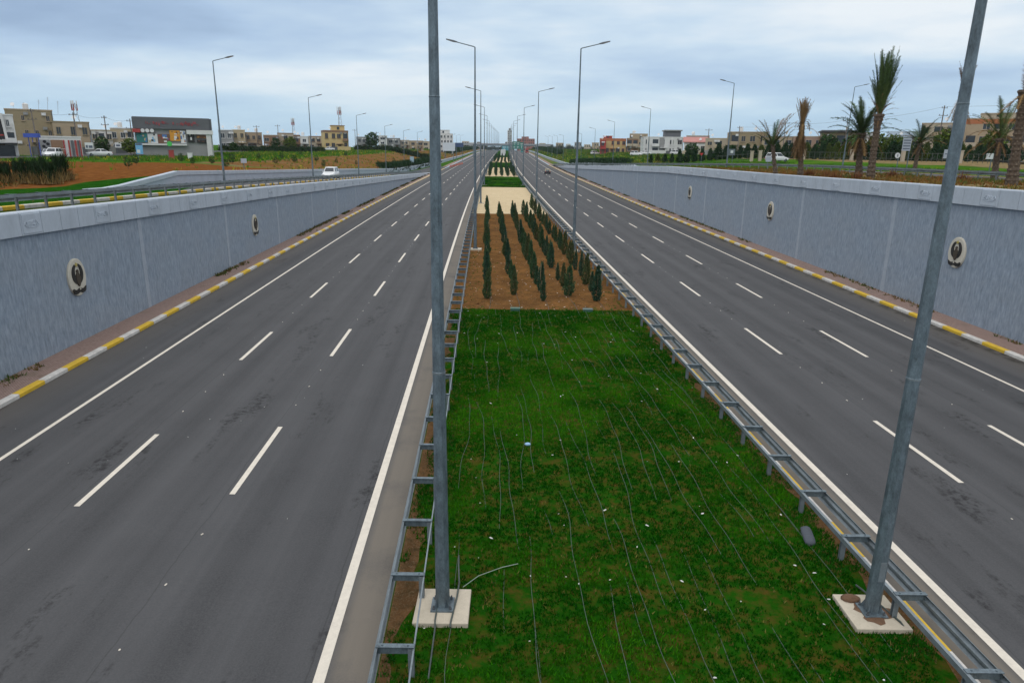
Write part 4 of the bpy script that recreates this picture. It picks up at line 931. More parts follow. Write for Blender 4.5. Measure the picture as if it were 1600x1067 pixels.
        if Y<300 and pybase is None:
            m=MB(); gx=r.uniform(-w*.2,w*.2); hw_=1.5+.4*r.random(); m.box2(-w/2-.3,gx-1.5,-3.2,-3.0,-sink,hw_); m.box2(gx+1.5,w/2+.3,-3.2,-3.0,-sink,hw_); m.box2(gx-1.75,gx-1.5,-3.3,-2.9,-sink,hw_+.4); m.box2(gx+1.5,gx+1.75,-3.3,-2.9,-sink,hw_+.4); gwl=m.build('garden_wall',r.choice((mat,BEIGE,GREY)),root)
            m=MB(); m.box2(gx-1.49,gx+1.49,-3.13,-3.07,-.2,hw_-.1); m.build('gate',DGREY,gwl)
    for k in range(tanks):
        tx=r.uniform(-w*.4,w*.4); m=MB(); m.tube([(tx,d*.6,h+.3),(tx,d*.6,h+1.4)],.55,12); m.tube([(tx,d*.6,h+1.4),(tx,d*.6,h+1.6)],[.55,.2],12)
        for q in range(4): m.box((tx+.35*math.cos(q*1.57),d*.6+.35*math.sin(q*1.57),h),(.07,.07,.7))
        m.build('water_tank',TANK,root)
    return root,w,h,d
def front_box(root,name,mat,x0,x1,y0,y1,z0,z1,parent=None):
    m=MB(); m.box2(x0,x1,y0,y1,z0,z1); return m.build(name,mat,parent or root)
# left, nearest: black shop front in a slanted white frame
r_,w,h,d=house('black shop front in a slanted white frame with a balcony at the far left edge',-22,31,178,128,WHITE,3,3,d=12,winw=.3,side=False,balc={(1,2)},name='shop',cat='shop')
front_box(r_,'facade_panel',BLACK,-w/2+.5,w*.16,-.12,-.09,h*.42,h-.9); front_box(r_,'sign_band',RED,-w/2+.6,w*.14,-.16,-.121,h*.5,h*.53)
m=MB(); m.add([(w*.18,-.5,h*.35),(w*.26,-.5,h*.35),(w*.20,-.5,h+.1),(w*.12,-.5,h+.1),(w*.18,0,h*.35),(w*.26,0,h*.35),(w*.20,0,h+.1),(w*.12,0,h+.1)],[(0,1,2,3),(7,6,5,4),(0,4,5,1),(1,5,6,2),(2,6,7,3),(3,7,4,0)]); m.box2(w*.2,w/2,-1.3,0,h*.34,h*.44); m.box2(w*.46,w/2,-1.3,-.0,h*.44,h*.8); m.build('slanted_frame',WHITE,r_)
front_box(r_,'awning',BLACK,-w/2,w/2,-2.2,-.05,h*.30,h*.335); front_box(r_,'shop_opening',GLASSM,-w/2+.4,w*.4,-.1,0,.1,h*.28)
house('large tan rendered house with a blank end wall and tall upper storey',20,93,171,150,OLIVE,3,4,d=14,side=False,winw=.28,winh=.35,trim=TAN,tanks=1)
house('lower tan wing with a red brown window, right of the large tan house',90,147,190,152,TAN,2,3,d=12,side=True,trim=OLIVE,winw=.35)
r_,w,h,d=house('low white shop row with red pillars and round dark spots beneath the tan house',66,131,213,132,WHITE,1,1,d=6,side=False,trim=WHITE,doorcol=5,winw=.05,winh=.1,name='shop_row',cat='shop')
for k,(a,b,mt,nm) in enumerate(((-.5,-.26,GREY,'wall_panel'),(-.24,.04,BROWN,'shutter'),(.05,.09,RED,'pillar'),(.17,.21,RED,'pillar'),(.24,.31,DGREY,'shutter'),(.33,.38,RED,'pillar'),(.40,.44,DGREY,'shutter'),(.45,.48,RED,'pillar'))):
    front_box(r_,nm,mt,w*a,w*b,-.14,-.02,.05,h*.82)
for k in range(5):
    m=MB(); cx,cz=-w*(.45-.035*k),h*(.3+.11*((k*7)%5)); m.tube([(cx,-.2,cz),(cx,-.141,cz)],.28,10); m.build('spot',BLACK,r_)
house('cream two storey house with dark openings left of the grey mall',147,180,203,172,WHITE,2,3,d=10,side=False,trim=CREAM,winw=.62,balc={(1,1)})
house('beige house with a deep dark porch beside the grey mall',178,214,200,176,CREAM,2,3,d=10,side=False,trim=WHITE,winw=.55,balc={(1,2)},tanks=1)
# grey mall with billboards
r_,w,h,d=house('grey mall with a dark fascia, faded red lettering and many colourful billboards',216,333,184,160,GREY,1,1,d=20,yaw=0,trim=DGREY,doorcol=5,winw=.02,winh=.02,side=False,name='mall',cat='mall')
front_box(r_,'fascia',DGREY,-w/2-.2,w/2+.2,-.5,-.02,h*.70,h-.1); front_box(r_,'fascia_side',DGREY,w/2+.02,w/2+.5,-.5,d,h*.70,h-.1)
front_box(r_,'white_ledge',WHITE,w*.18,w/2+.6,-.8,-.52,h*.58,h*.69); front_box(r_,'ledge_side',WHITE,w/2+.06,w/2+.6,-.5,d,h*.58,h*.69)
front_box(r_,'white_column',WHITE,w/2-.9,w/2+.1,-.6,-.05,0,h*.58)
for k in range(3): front_box(r_,'side_column',WHITE,w/2+.05,w/2+.5,1.5+k*5,2.6+k*5,0,h*.58)
front_box(r_,'white_sill',WHITE,-w/2,w*.17,-.7,-.05,h*.28,h*.325)
rr=random.Random(5); m=MB()
for k in range(30):        # illegible red letters on the fascia
    if k in (13,14,16): continue
    cx=-w*.34+k*w*.024
    for q in range(2): m.box((cx+rr.uniform(-.08,.08),-.54,h*.845+rr.uniform(-.25,.25)),(rr.choice((.08,.3)),.04,rr.choice((.08,.55))))
m.build('red_lettering',wm('faded red letters',(.28,.06,.07)),r_)
def board(x0,x1,z0,z1,base,bits,seed,nm='billboard'):
    r=random.Random(seed); b=front_box(r_,nm,wm(base[0],base[1]),w*x0,w*x1,-.35,-.05,h*z0,h*z1)
    for k,(nm2,c) in enumerate(bits):
        m=MB(); W=w*(x1-x0); H=h*(z1-z0)
        for q in range(3): 
            bw,bh=W*r.uniform(.08,.28),H*r.uniform(.08,.3); cx=w*x0+r.uniform(bw/2,W-bw/2); cz=h*z0+r.uniform(bh/2,H-bh/2); m.box((cx,-.362-.006*k-.001*q,cz),(bw,.02,bh))
        m.build('print_patch',wm(nm2,c),b)
pal=dict(teal=(.03,.16,.15),sand=(.42,.34,.20),red=(.36,.04,.05),blue=(.06,.16,.38),white=(.6,.6,.6),orange=(.55,.25,.03),black=(.02,.02,.02),brown=(.15,.08,.05),sky=(.2,.4,.58))
pc=lambda n:('print '+n,pal[n])
board(-.48,-.34,.35,.58,pc('teal'),[pc('sand'),pc('blue')],1); board(-.335,-.21,.33,.57,pc('white'),[pc('sand'),pc('black'),pc('sky')],2); board(-.205,-.05,.33,.57,pc('brown'),[pc('red'),pc('white'),pc('blue')],3)
board(-.045,.09,.40,.67,pc('orange'),[pc('sand'),pc('brown'),pc('white')],4); board(.095,.165,.34,.66,pc('white'),[pc('blue'),pc('orange'),pc('brown')],5); board(.19,.28,.37,.67,pc('black'),[pc('white')],6); board(.31,.485,.48,.57,pc('brown'),[pc('orange')],7); board(.31,.485,.36,.44,pc('black'),[pc('brown')],8)
front_box(r_,'red_sign_box',RED,-w/2-.3,-w*.42,-.9,-.4,h*.60,h*.69)
for k in range(3):
    m=MB(); cx=-w*(.39-.06*k); m.tube([(cx,-.7,h*.65),(cx,-.3,h*.65)],.42,12); m.build('roof_drum',TANK,r_)
# left middle distance
hs=[('grey white house partly hidden right of the grey mall',345,368,203,232,GREY,2,2,dict(trim=WHITE)),
('cream house with tall cream columns right of the grey mall',366,386,203,240,CREAM,2,2,dict(trim=YEL,tanks=1)),
('tan house with small dark windows beside the cream house',386,412,207,250,TAN,2,3,dict(tanks=1)),
('long brown brick house on the left',414,438,211,246,BROWN,2,2,dict(trim=BEIGE,balc={(1,1)})),
('wide beige house with a flat brown roof left of the white houses',436,461,208,250,BEIGE,2,3,dict(trim=BROWN,balc={(1,1)})),
('small red brick house end beside the white houses',461,471,211,240,BROWN,2,1,dict()),
('plain white house with grey upper windows on the left',461,484,213,262,WHITE,2,2,dict(tanks=1)),
('low brown roofed house left of the yellow house',484,506,213,290,BEIGE,2,2,dict(trim=BROWN)),
]
for l,x0,x1,yt,Y,mt,fl,co,k in hs: house(l,x0,x1,yt,Y,mt,fl,co,d=9,side=False,**k)
house('yellow two storey house with a brown roof band and stair tower on the left',508,546,204,280,YEL,2,4,d=10,yaw=.12,trim=BROWN,band=(BROWN,.6),stair=(.62,5,2.0,YEL),balc={(1,3)},side=True)
hs=[('grey house right of the yellow house',558,574,214,330,GREY,2,2),('white tower like house with a flat roof behind the field',592,606,212,345,WHITE,3,1),('grey brown terrace house beyond the left field',606,626,216,350,GREY,2,2),('low cream house beyond the left field',626,640,219,355,BEIGE,2,2),('low tan house near the left lamp pole',640,662,220,370,TAN,2,2),('tan flat house behind the near left lamp pole',660,682,221,420,BEIGE,2,2)]
for l,x0,x1,yt,Y,mt,fl,co in hs: house(l,x0,x1,yt,Y,mt,fl,co,d=9,side=False,tanks=rnd.choice((0,1)))
house('tall white apartment block right of the near left lamp pole',683,708,209,430,WHITE,4,5,d=14,stair=(.4,8,2.2,WHITE),side=True,cat='apartment block',name='apartment_block')
for k,(x0,x1,yt,Y,mt,l) in enumerate(((712,722,224,700,GREY,'tiny grey block on the far left horizon'),(722,733,221,760,BEIGE,'tiny beige block on the far left horizon'),(733,741,223,800,WHITE,'tiny white block left of the far lamp row'),(745,752,222,900,GREY,'tiny grey block between the far lamps'),(752,762,224,950,TAN,'tiny tan block between the far lamps'))): house(l,x0,x1,yt,Y,mt,3,3,d=14,side=False,name='apartment_block',cat='apartment block')
for k,(x0,x1,yt,Y,mt) in enumerate(((842,852,224,900,BEIGE),(856,864,226,930,GREY),(868,880,223.5,960,TAN),(884,891,225,900,WHITE),(897,908,222.5,860,GREY),(912,922,226,820,BEIGE),(924,935,223,760,TAN))): house('tiny %s block on the right horizon, %s from the long reddish block'%({'beige stone':'beige','grey render':'grey','tan render':'tan','white render':'white'}[mt.name],ORD[k]),x0,x1,yt,Y,mt,2,3,d=10,side=False,name='apartment_block',cat='apartment block')
# far centre
house('slender pale tower on the horizon above the median',792.5,799.5,204,1050,WHITE,9,2,d=8,side=False,trim=TAN,name='tower',cat='tower',stair=(.5,3,3,GREY),winw=.4)
house('low grey block at the foot of the slender tower',789,804,222,1060,GREY,3,4,d=10,side=False,name='apartment_block',cat='apartment block')
house('long reddish brown block with white windows on the horizon',808,835,217,880,wm('reddish brown render',(.28,.12,.10)),4,8,d=18,side=False,stair=(.45,9,2.5,wm('reddish brown render',(.28,.12,.10))),name='apartment_block',cat='apartment block')
# right side
house('red and cream house with a flat red roof on the right',936,977,216.5,330,YEL,2,5,d=12,trim=ORANGE,band=(ORANGE,.9),side=True,stair=(.3,4,1.2,RED),balc={(0,3)})
front=None
house('small dark red annex left of the red and cream house',937,946,219,322,RED,2,1,d=8,side=False)
house('brown house with cream storey boxes behind the red and cream house',978,996,216,318,BROWN,2,2,d=10,side=False,trim=BEIGE,balc={(1,0),(1,1)})
house('tall tan house with two roof rooms on the right',982,1010,209,345,TAN,3,4,d=10,side=False,trim=BEIGE,tanks=1)
r_,w,h,d=house('modern white villa with black windows and a tall grey roof box on the right',1004,1066,214,262,WHITE,2,5,d=13,yaw=.12,trim=WHITE,winw=.5,winh=.55,balc={(1,1),(0,1)},side=True)
front_box(r_,'roof_box',DGREY,w*.05,w*.44,1.5,9,h-.3,h+2.1); front_box(r_,'roof_slab',GREY,w*.02,w*.47,1.0,9.5,h+2.1,h+2.5); front_box(r_,'grey_panel',GREY,-w*.1,w*.02,-.3,-.02,0,h-.3); front_box(r_,'white_fin',WHITE,w*.2,w*.235,-.9,-.02,0,h*.95); front_box(r_,'white_fin',WHITE,-w*.42,-w*.38,-.9,-.02,0,h*.95)
r_,w,h,d=house('low house with a long pink tiled roof right of the white villa',1067,1104,222,236,WHITE,1,3,d=10,side=False,trim=CREAM)
m=MB(); m.add([(-w/2-.4,-.5,h),(w/2+.4,-.5,h),(w/2+.4,4.5,h+1.7),(-w/2-.4,4.5,h+1.7),(-w/2-.4,10.5,h),(w/2+.4,10.5,h),(-w/2-.4,-.5,h-.2),(w/2+.4,-.5,h-.2)],[(0,1,2,3),(3,2,5,4),(0,3,4),(1,5,2),(6,7,1,0)]); m.build('roof',PINK,r_)
house('flat grey house behind the pink roof',1070,1106,212,262,GREY,2,3,d=10,side=False,trim=BEIGE,tanks=1)
house('low cream house with a covered terrace right of the pink roof',1100,1142,216,215,BEIGE,2,3,d=10,side=False,trim=CREAM,balc={(1,1)})
house('khaki house with a brown brick bay and green window on the right',1138,1196,206,205,OLIVE,2,4,d=12,yaw=.1,trim=TAN,balc={(1,0)},side=True,tanks=1)
house('brown and grey house behind the leaning short palm',1188,1236,213,200,TAN,2,3,d=10,side=False,trim=GREY,balc={(0,1)})
house('pinkish low house behind the dry tied palm',1236,1284,213,196,wm('pinkish render',(.33,.22,.17)),2,3,d=10,side=False,trim=BEIGE)
r_,w,h,d=house('khaki house with a dark flat overhanging roof left of the fan palm',1282,1338,206,185,OLIVE,2,3,d=11,yaw=.1,trim=DGREY,side=True,balc={(1,1)}); front_box(r_,'roof_overhang',DGREY,-w/2-.6,w/2+.4,-1.3,d,h,h+.35)
house('white walled house between the fan palm and the tallest palm',1318,1366,207,200,WHITE,2,3,d=10,side=False,trim=BEIGE)
r_,w,h,d=house('white house with a blue grey sheet roof right of the tallest palm',1382,1436,214,178,WHITE,2,3,d=12,side=False,trim=CREAM)
m=MB(); m.add([(-w/2-.3,-.6,h-.1),(w/2+.3,-.6,h-.1),(w/2+.3,7,h+1.6),(-w/2-.3,7,h+1.6),(-w/2-.3,-.6,h-.25),(w/2+.3,-.6,h-.25),(w/2+.3,7,h-.25),(-w/2-.3,7,h-.25)],[(0,1,2,3),(4,5,1,0),(5,6,2,1),(7,4,0,3),(6,7,3,2)]); m.build('roof',BLUEG,r_)
house('beige house between the blue grey roof and the orange banded house',1432,1486,192,172,BEIGE,3,3,d=12,side=False,trim=TAN,balc={(2,1)})
house('long tan apartment house with an orange roof band at the right edge',1478,1648,184,168,TAN,3,8,d=14,yaw=.05,trim=BEIGE,band=(ORANGE,1.1),balc={(2,3),(1,1),(1,5)},side=False,stair=(.42,7,1.2,BEIGE),cat='apartment house',name='apartment_house')
# garden wall with posts behind the hedge
r_=empty('garden_fence',(0,0,0),0,'dark railing with pale pillars between the hedge and the service road on the right','fence')
m=MB(); m2=MB()
for k in range(60):
    px=1120+k*8; Y=161-(px-1062)*.085; X,_,Z=GX(px,Y,250); X2,Y2,Z2=GX(px+8,Y-.68,250)
    m.tube([(X,Y,Z+1.5),(X2,Y2,Z2+1.5)],.03,4); m.tube([(X,Y,Z+.5),(X2,Y2,Z2+.5)],.03,4); m.box((X,Y,Z+.8),(.06,.06,1.6))
m.build('railing',M('dark railing',(.06,.07,.06),.6,.2),r_)
for px in (1174,1187,1255,1330,1410,1500):
    Y=160.6-(px-1062)*.085; X,_,Z=GX(px,Y,250); m2=MB(); m2.box((X,Y,Z+.95),(.55,.55,2.1)); m2.box((X,Y,Z+2.05),(.7,.7,.14)); m2.build('pillar',BEIGE,r_)
st(ribbon('verge',[99.3,104],ys(90,180,6),M('dry verge grass',(.26,.25,.12),.95,.3,1.5),0,lambda Y:0,lambda y:0),'pale dry verge beside the right service road','verge') if False else None
# ------------------------------------------------------------------ masts, utility poles, wires
steel=M('lattice steel',(.22,.20,.20),.6,.25); redw=M('red mast paint',(.35,.07,.05),.6,.2); wood=M('weathered pole',(.15,.13,.115),.9,.25,4)
def mast(label,px,pyb,pyt,Y,w,zb=None):
    X,_,Z=GX(px,Y,pyb); Z=AT(px,pyb,Y)[2] if zb else Z; H=AT(px,pyt,Y)[2]-Z; r_=empty('cell_mast',(X,Y,Z),.4,label,'cell mast'); m=MB()
    n=int(H/1.6)
    for k in range(3):
        a=k*2.094; m.tube([(w*math.cos(a),w*math.sin(a),0),(w*.35*math.cos(a),w*.35*math.sin(a),H)],.06,5)
    for i in range(n):
        t0,t1=i/n,(i+1)/n
        for k in range(3):
            a,b=k*2.094,(k+1)*2.094; q0,q1=w*(1-.65*t0),w*(1-.65*t1); m.tube([(q0*math.cos(a),q0*math.sin(a),H*t0),(q1*math.cos(b),q1*math.sin(b),H*t1)],.035,4)
    m.build('lattice',steel,r_)
    for k in range(3):
        for lv in (.93,.76):
            a=k*2.094+.5; m=MB(); m.box((math.cos(a)*w*.9,math.sin(a)*w*.9,H*lv),(.3,.16,1.7),a+1.57); m.box((math.cos(a)*w*.5,math.sin(a)*w*.5,H*lv),(w*.9,.06,.06),a); m.build('antenna',TANK if lv>.8 else redw,r_)
    return r_
mast('red and white lattice cell mast on the roof of the yellow house',531.5,203,168,284,.9,1); mast('thin lattice cell mast behind the white houses on the left',459,214,186,300,.7,1); mast('lattice cell mast behind the tan house wing on the left',119,190,161,190,.8,1)
def upole(px,pyb,pyt,Y,arms,label,lean=0):
    X,_,Z=GX(px,Y,pyb); H=AT(px,pyt,Y)[2]-Z; r_=empty('utility_pole',(X,Y,Z),rnd.uniform(-.3,.3),label,'utility pole'); r_.rotation_euler=(0,R(lean),r_.rotation_euler[2])
    m=MB(); m.tube([(0,0,-.3),(0,0,H)],[.16,.09],8); m.build('pole',wood,r_)
    for k in range(arms):
        m=MB(); z=H-.5-k*1.5; m.box((0,-.1,z),(2.2 if k==arms-1 else 1.4,.1,.1)); c=m.build('crossarm',wood,r_)
        for q in (-.9,0,.9):
            m=MB(); m.tube([(q*(1 if k==arms-1 else .65),-.1,z+.05),(q*(1 if k==arms-1 else .65),-.1,z+.28)],[.06,.045],6); m.build('insulator',black_rub,c)
    return r_,(X,Y,Z+H-.2)
up=[upole(62,243,170,135,2,'leaning utility pole with two crossarms before the large tan house',-2.0),upole(124,243,176,148,1,'utility pole with one crossarm before the tan house wing'),upole(171,242,181,160,2,'utility pole before the cream two storey house'),upole(210,242,186,156,2,'utility pole at the left corner of the grey mall')]
up2=[upole(404,240,196,250,1,'utility pole behind the tan houses'),upole(437,240,195,262,1,'utility pole above the long brown brick house'),upole(556,238,202,300,1,'utility pole right of the yellow house'),upole(589,238,206,330,1,'utility pole beside the round dark tree')]
up3=[upole(1104,246,201,220,1,'utility pole above the low cream terrace house'),upole(1151,247,197,200,2,'utility pole with two crossarms before the khaki house'),upole(1221,250,190,190,1,'utility pole behind the short leaning palm'),upole(1316,252,186,172,1,'utility pole behind the fan palm'),upole(1461,252,165,150,2,'tall utility pole right of the blue grey roof')]
def wire(a,b,label,n=10,sag=.6):
    pts=[tuple(a[k]+(b[k]-a[k])*i/n-(sag*4*(i/n)*(1-i/n) if k==2 else 0) for k in range(3)) for i in range(n+1)]; m=MB(); m.tube(pts,.018,4); tag(m.build('wire',black_rub),label,'wire')
wire(up[0][1],up[1][1],'slack wire between the leaning pole and the pole before the tan wing'); wire(up[1][1],up[2][1],'slack wire from the pole before the tan wing to the cream house pole'); wire(up[2][1],up[3][1],'slack wire running to the pole at the mall corner')
wire(up3[3][1],up3[4][1],'wire running from the pole behind the fan palm to the tall pole'); wire(up3[2][1],up3[3][1],'wire above the khaki house with the dark roof'); wire(up3[4][1],(up3[4][1][0]+45,150,up3[4][1][2]+3),'wire running off right from the tall utility pole'); wire(up3[1][1],up3[2][1],'wire from the two armed pole to the pole behind the short palm')
for k,(px,pt,pb,Y,l) in enumerate(((37,160,176,152,'thin aerial rod on the left part of the large tan house roof'),(60,156,174,152,'tall thin aerial rod in the middle of the large tan house roof'),(74,152,174,153,'tallest thin aerial rod on the large tan house roof'),(90,158,174,152,'thin aerial rod at the right end of the large tan house roof'))):
    p0,p1=AT(px,pb,Y+3),AT(px,pt,Y+3); m=MB(); m.tube([(p0[0],p0[1],p0[2]-.6),p1],.03,5)
    for q in range(4): m.box((p1[0],p1[1],p1[2]-.2-q*.22),(.7-.1*q,.02,.02))
    tag(m.build('aerial',steel),l,'aerial')
# ------------------------------------------------------------------ signs and boards
signback=M('grey sign back',(.33,.37,.42),.5,.12); 
def sign(px,pyb,py0,py1,x0,x1,Y,label,face,lines=None,shape='rect',name='road_sign'):
    X,_,Z=GX(px,Y,pyb); z0,z1=AT(px,py1,Y)[2]-Z,AT(px,py0,Y)[2]-Z; a,b=AT(x0,py0,Y)[0]-X,AT(x1,py0,Y)[0]-X
    if z1<1.2: dz=1.6-z1; z0+=dz; z1+=dz
    r_=empty(name,(X,Y,Z),0,label,'sign'); m=MB(); m.tube([(0,.06,-.2),(0,.06,z1-.1)],.05,7); m.build('post',galv,r_)
    m=MB()
    if shape=='rect': m.box2(a,b,-.02,.02,z0,z1)
    elif shape=='round': 
        c=(z0+z1)/2; q=(z1-z0)/2; m.tube([((a+b)/2,.02,c),((a+b)/2,-.02,c)],q,20)
    else: m.add([(a,-.02,z1),(b,-.02,z1),((a+b)/2,-.02,z0),(a,.02,z1),(b,.02,z1),((a+b)/2,.02,z0)],[(2,1,0),(3,4,5),(0,1,4,3),(1,2,5,4),(2,0,3,5)])
    p=m.build('panel',face,r_)
    if lines:
        for k,(cx0,cx1,cz0,cz1,mt) in enumerate(lines):
            m=MB(); m.box2(a+(b-a)*cx0,a+(b-a)*cx1,-.035,-.021,z0+(z1-z0)*cz0,z0+(z1-z0)*cz1); m.build('marking',mt,p)
    return r_
sgw=M('white sign face',(.55,.57,.58),.5,.08); sgd=M('dark sign ink',(.07,.09,.13),.6,.1); sgr=M('red sign ink',(.45,.03,.03),.5,.1)
sign(1403,253,239,247.5,1399,1407.5,85,'small round white road sign on a short post beyond the right slip road',sgw,[(.42,.58,.25,.75,sgd)],'round')
sign(1417,262,216,236,1412,1425,72,'tall grey road sign with rows of lines, left of the smaller green palm',signback,[(.08,.92,.12,.2,sgd),(.08,.92,.34,.42,sgd),(.08,.92,.56,.64,sgd),(.08,.92,.78,.86,sgd)])
sign(1483,262,234,248,1476,1490,75,'blue grey road sign partly hidden behind the near right lamp pole',signback,[(.1,.9,.45,.55,sgd)])
sign(1547,262,240,249,1542,1553,80,'small plain white road sign at the right edge',sgw)
sign(1144,251,233,243,1139,1149,140,'dark sign board with a white round mark right of the first slip road lamp',M('dark board',(.10,.12,.14),.6,.15),[(.3,.7,.35,.75,sgw)])
sign(1096,247,239.5,243.5,1093,1099.5,150,'small red and white triangular give way sign on the right',sgr,None,'tri')
m=MB()
sign(1199,258,245,253,1197,1206,100,'plain grey sign back beside the short leaning palm',signback)
sign(380,250,248,255,376,385,92,'small grey sign back on the bank beside the left slip road',signback)
sign(643,246,245,254,640.5,646.5,230,'small pale blue sign on the far left bank',M('pale blue sign',(.30,.42,.50),.5,.1))
sign(216,246,224,241,211,222,118,'blue advertising board standing before the grey mall',M('sky blue print',(.13,.33,.55),.5,.3,1.2),[(.05,.95,.82,.97,sgd),(.15,.6,.1,.4,sgw)],name='billboard')
sign(138,246,223,233,132,145,122,'white board with dark pictures right of the white shop row',sgw,[(.1,.35,.15,.6,sgd),(.45,.9,.15,.55,sgd)],name='billboard')
sign(184,244,223,231,179,189,150,'small white board on the garden wall of the beige house',sgw,[(.2,.8,.25,.6,sgd)],name='billboard')
sign(264,247,221,229,260,269,135,'round green sign on a red stand before the grey mall',M('green sign',(.05,.42,.08),.5,.15),None,'round')
m=MB(); X,Y,Z=GX(268,136,245); m.box((X,Y,Z+.8),(.9,.5,1.6)); m.box((X,Y,Z+1.64),(1.0,.6,.1)); tag(m.build('kiosk',RED),'red stand beside the round green sign','stand')
m=MB(); X,Y,Z=GX(297,134,244); m.box((X,Y,Z+.55),(.75,.4,1.2)); m.box((X,Y,Z+1.19),(.85,.5,.1)); tag(m.build('utility_cabinet',TANK),'white cabinet on the grass before the grey mall','cabinet')
m=MB(); X,Y,Z=GX(52,128,226); zz=AT(52,212,128)[2]; m.box((X,Y,zz),(2.6,.8,.7),0,0); m.box((X,Y,zz-.6),(.1,.1,1.2)); m.box((X-.9,Y+.3,(Z+zz)/2),(.1,.1,zz-Z)); m.box((X+.9,Y+.3,(Z+zz)/2),(.1,.1,zz-Z)); tag(m.build('awning_frame',M('blue tarpaulin',(.03,.07,.35),.6,.2)),'blue tarpaulin awning in front of the large tan house','awning')
# billboards near the white apartment block
def bigboard(x0,x1,y0,y1,Y,mt,label):
    a,b=AT(x0,y0,Y)[0],AT(x1,y0,Y)[0]; X=(a+b)/2; Z=ground(X,Y); z0,z1=AT(x0,y1,Y)[2]-Z,AT(x0,y0,Y)[2]-Z; z0=max(.6,z0)
    r_=empty('billboard',(X,Y,Z),0,label,'billboard'); m=MB(); m.box2(-(b-a)/2,(b-a)/2,-.15,.15,z0,max(z1,z0+2)); m.build('panel',mt,r_)
    for sx in (-.35,.35):
        m=MB(); m.tube([(sx*(b-a),.3,-.3),(sx*(b-a),.3,max(z1,z0+2))],.12,8); m.build('leg',galv,r_)
bigboard(692,711,223,236,330,M('blank board',(.50,.55,.60),.5,.06),'large blank pale board before the white apartment block'); bigboard(711,724,223.5,230,345,M('navy board',(.03,.06,.14),.5,.1),'dark navy board right of the blank pale board')
# ------------------------------------------------------------------ gantries, overpass
green=M('green road sign',(.015,.17,.13),.5,.12); teal=M('blue green road sign',(.05,.28,.34),.5,.12)
def gantry(Y,o0,o1,zc,signs,label,mat=green):
    x0,x1=XC(Y)+o0,XC(Y)+o1; z0=ZC(Y); r_=empty('sign_gantry',(0,0,0),0,label,'sign gantry'); m=MB()
    m.box(((x0+x1)/2,Y,zc),(x1-x0,.5,.55)); m.box(((x0+x1)/2,Y,zc+.42),(x1-x0,.12,.08)); m.build('beam',galv,r_)
    for x in (x0,x1): 
        m=MB(); m.box((x,Y,(z0+zc)/2+.2),(.45,.45,zc-z0+.6)); m.box((x,Y,z0+.2),(.9,.9,.4)); m.build('leg',galv,r_)
    for (a,b,h0,h1) in signs:
        m=MB(); m.box2(XC(Y)+a,XC(Y)+b,Y-.45,Y-.33,zc+h0,zc+h1); p=m.build('sign_panel',mat,r_); m=MB(); w=b-a
        m.box2(XC(Y)+a+w*.44,XC(Y)+a+w*.56,Y-.47,Y-.451,zc+h0+.3,zc+h0+1.2); m.box2(XC(Y)+a+w*.15,XC(Y)+a+w*.85,Y-.47,Y-.451,zc+h1-1.0,zc+h1-.7); m.box2(XC(Y)+a+w*.2,XC(Y)+a+w*.8,Y-.47,Y-.451,zc+h1-1.8,zc+h1-1.5)
        m.add([(XC(Y)+a+w*.3,Y-.46,zc+h0+1.2),(XC(Y)+a+w*.7,Y-.46,zc+h0+1.2),(XC(Y)+a+w*.5,Y-.46,zc+h0+1.6)],[(0,1,2)]); m.build('sign_marking',sgw,p)
zc=AT(790,227.6,420)[2]
gantry(420,-16.4,20.9,zc,[(7.0,9.0,-1.9,2.4),(9.1,11.4,-1.9,2.4),(11.5,13.4,-1.9,1.9)],'grey gantry across both carriageways with three green signs over the right lanes')
gantry(640,-1,12,AT(795,232,640)[2],[(-.5,3.6,-2,2),(4,7,-2,2)],'farther small gantry with blue green signs above the median',teal)
r_=empty('overpass',(0,0,0),0,'grey road bridge crossing the highway on the horizon','bridge'); Y=760; x0,x1=AT(640,225,Y)[0],AT(860,225,Y)[0]; zb=AT(760,226.5,Y)[2]
m=MB(); m.box(((x0+x1)/2,Y,zb),(x1-x0,9,1.3)); m.build('deck',conc_grey,r_); m=MB(); m.box(((x0+x1)/2,Y-4.6,zb+1.0),(x1-x0,.2,.9)); m.build('parapet',conc_grey,r_)
for o in (-34,-21,1,24,36): m=MB(); m.box((XC(Y)+o,Y,(ZC(Y)+zb)/2-.3),(1.2,7,zb-ZC(Y)-.2)); m.build('pier',conc_grey,r_)
m=MB(); x,y,z=P(430,1.4,MZ); b=empty('panel_sign',(x,y,z),0,'white board standing in the median beyond the second cypress bed','sign'); m.box((0,0,2.6),(3.0,.15,3.6)); m.build('panel',sgw,b); m=MB(); m.box((-1,.15,.9),(.15,.15,2.2)); m.box((1,.15,.9),(.15,.15,2.2)); m.build('leg',galv,b)
for i,(px,h,Y,l) in enumerate(((829,0,600,''),)): pass
# plastic barriers in the gore
redp=M('red plastic barrier',(.42,.10,.06),.5,.15); whp=M('white plastic barrier',(.55,.52,.5),.5,.1)
for i in range(9):
    y=262+i*4.6; x,yy,z=P(y,-17.9+i*.3,.01); r_=empty('plastic_barrier',(x,yy,z),.08,'red and white plastic barrier where the left slip road joins, %s of the row'%ORD[i],'barrier','plastic barriers at the left gore')
    m=MB(); rg=lambda y0:[(-.3,y0,0),(.3,y0,0),(.22,y0,.25),(.1,y0,.85),(-.1,y0,.85),(-.22,y0,.25)]; m.loft([rg(-1.0),rg(1.0)]); m.build('body',redp,r_); m=MB(); m.box((0,0,.62),(.335,1.3,.16)); m.build('stripe',whp,r_)
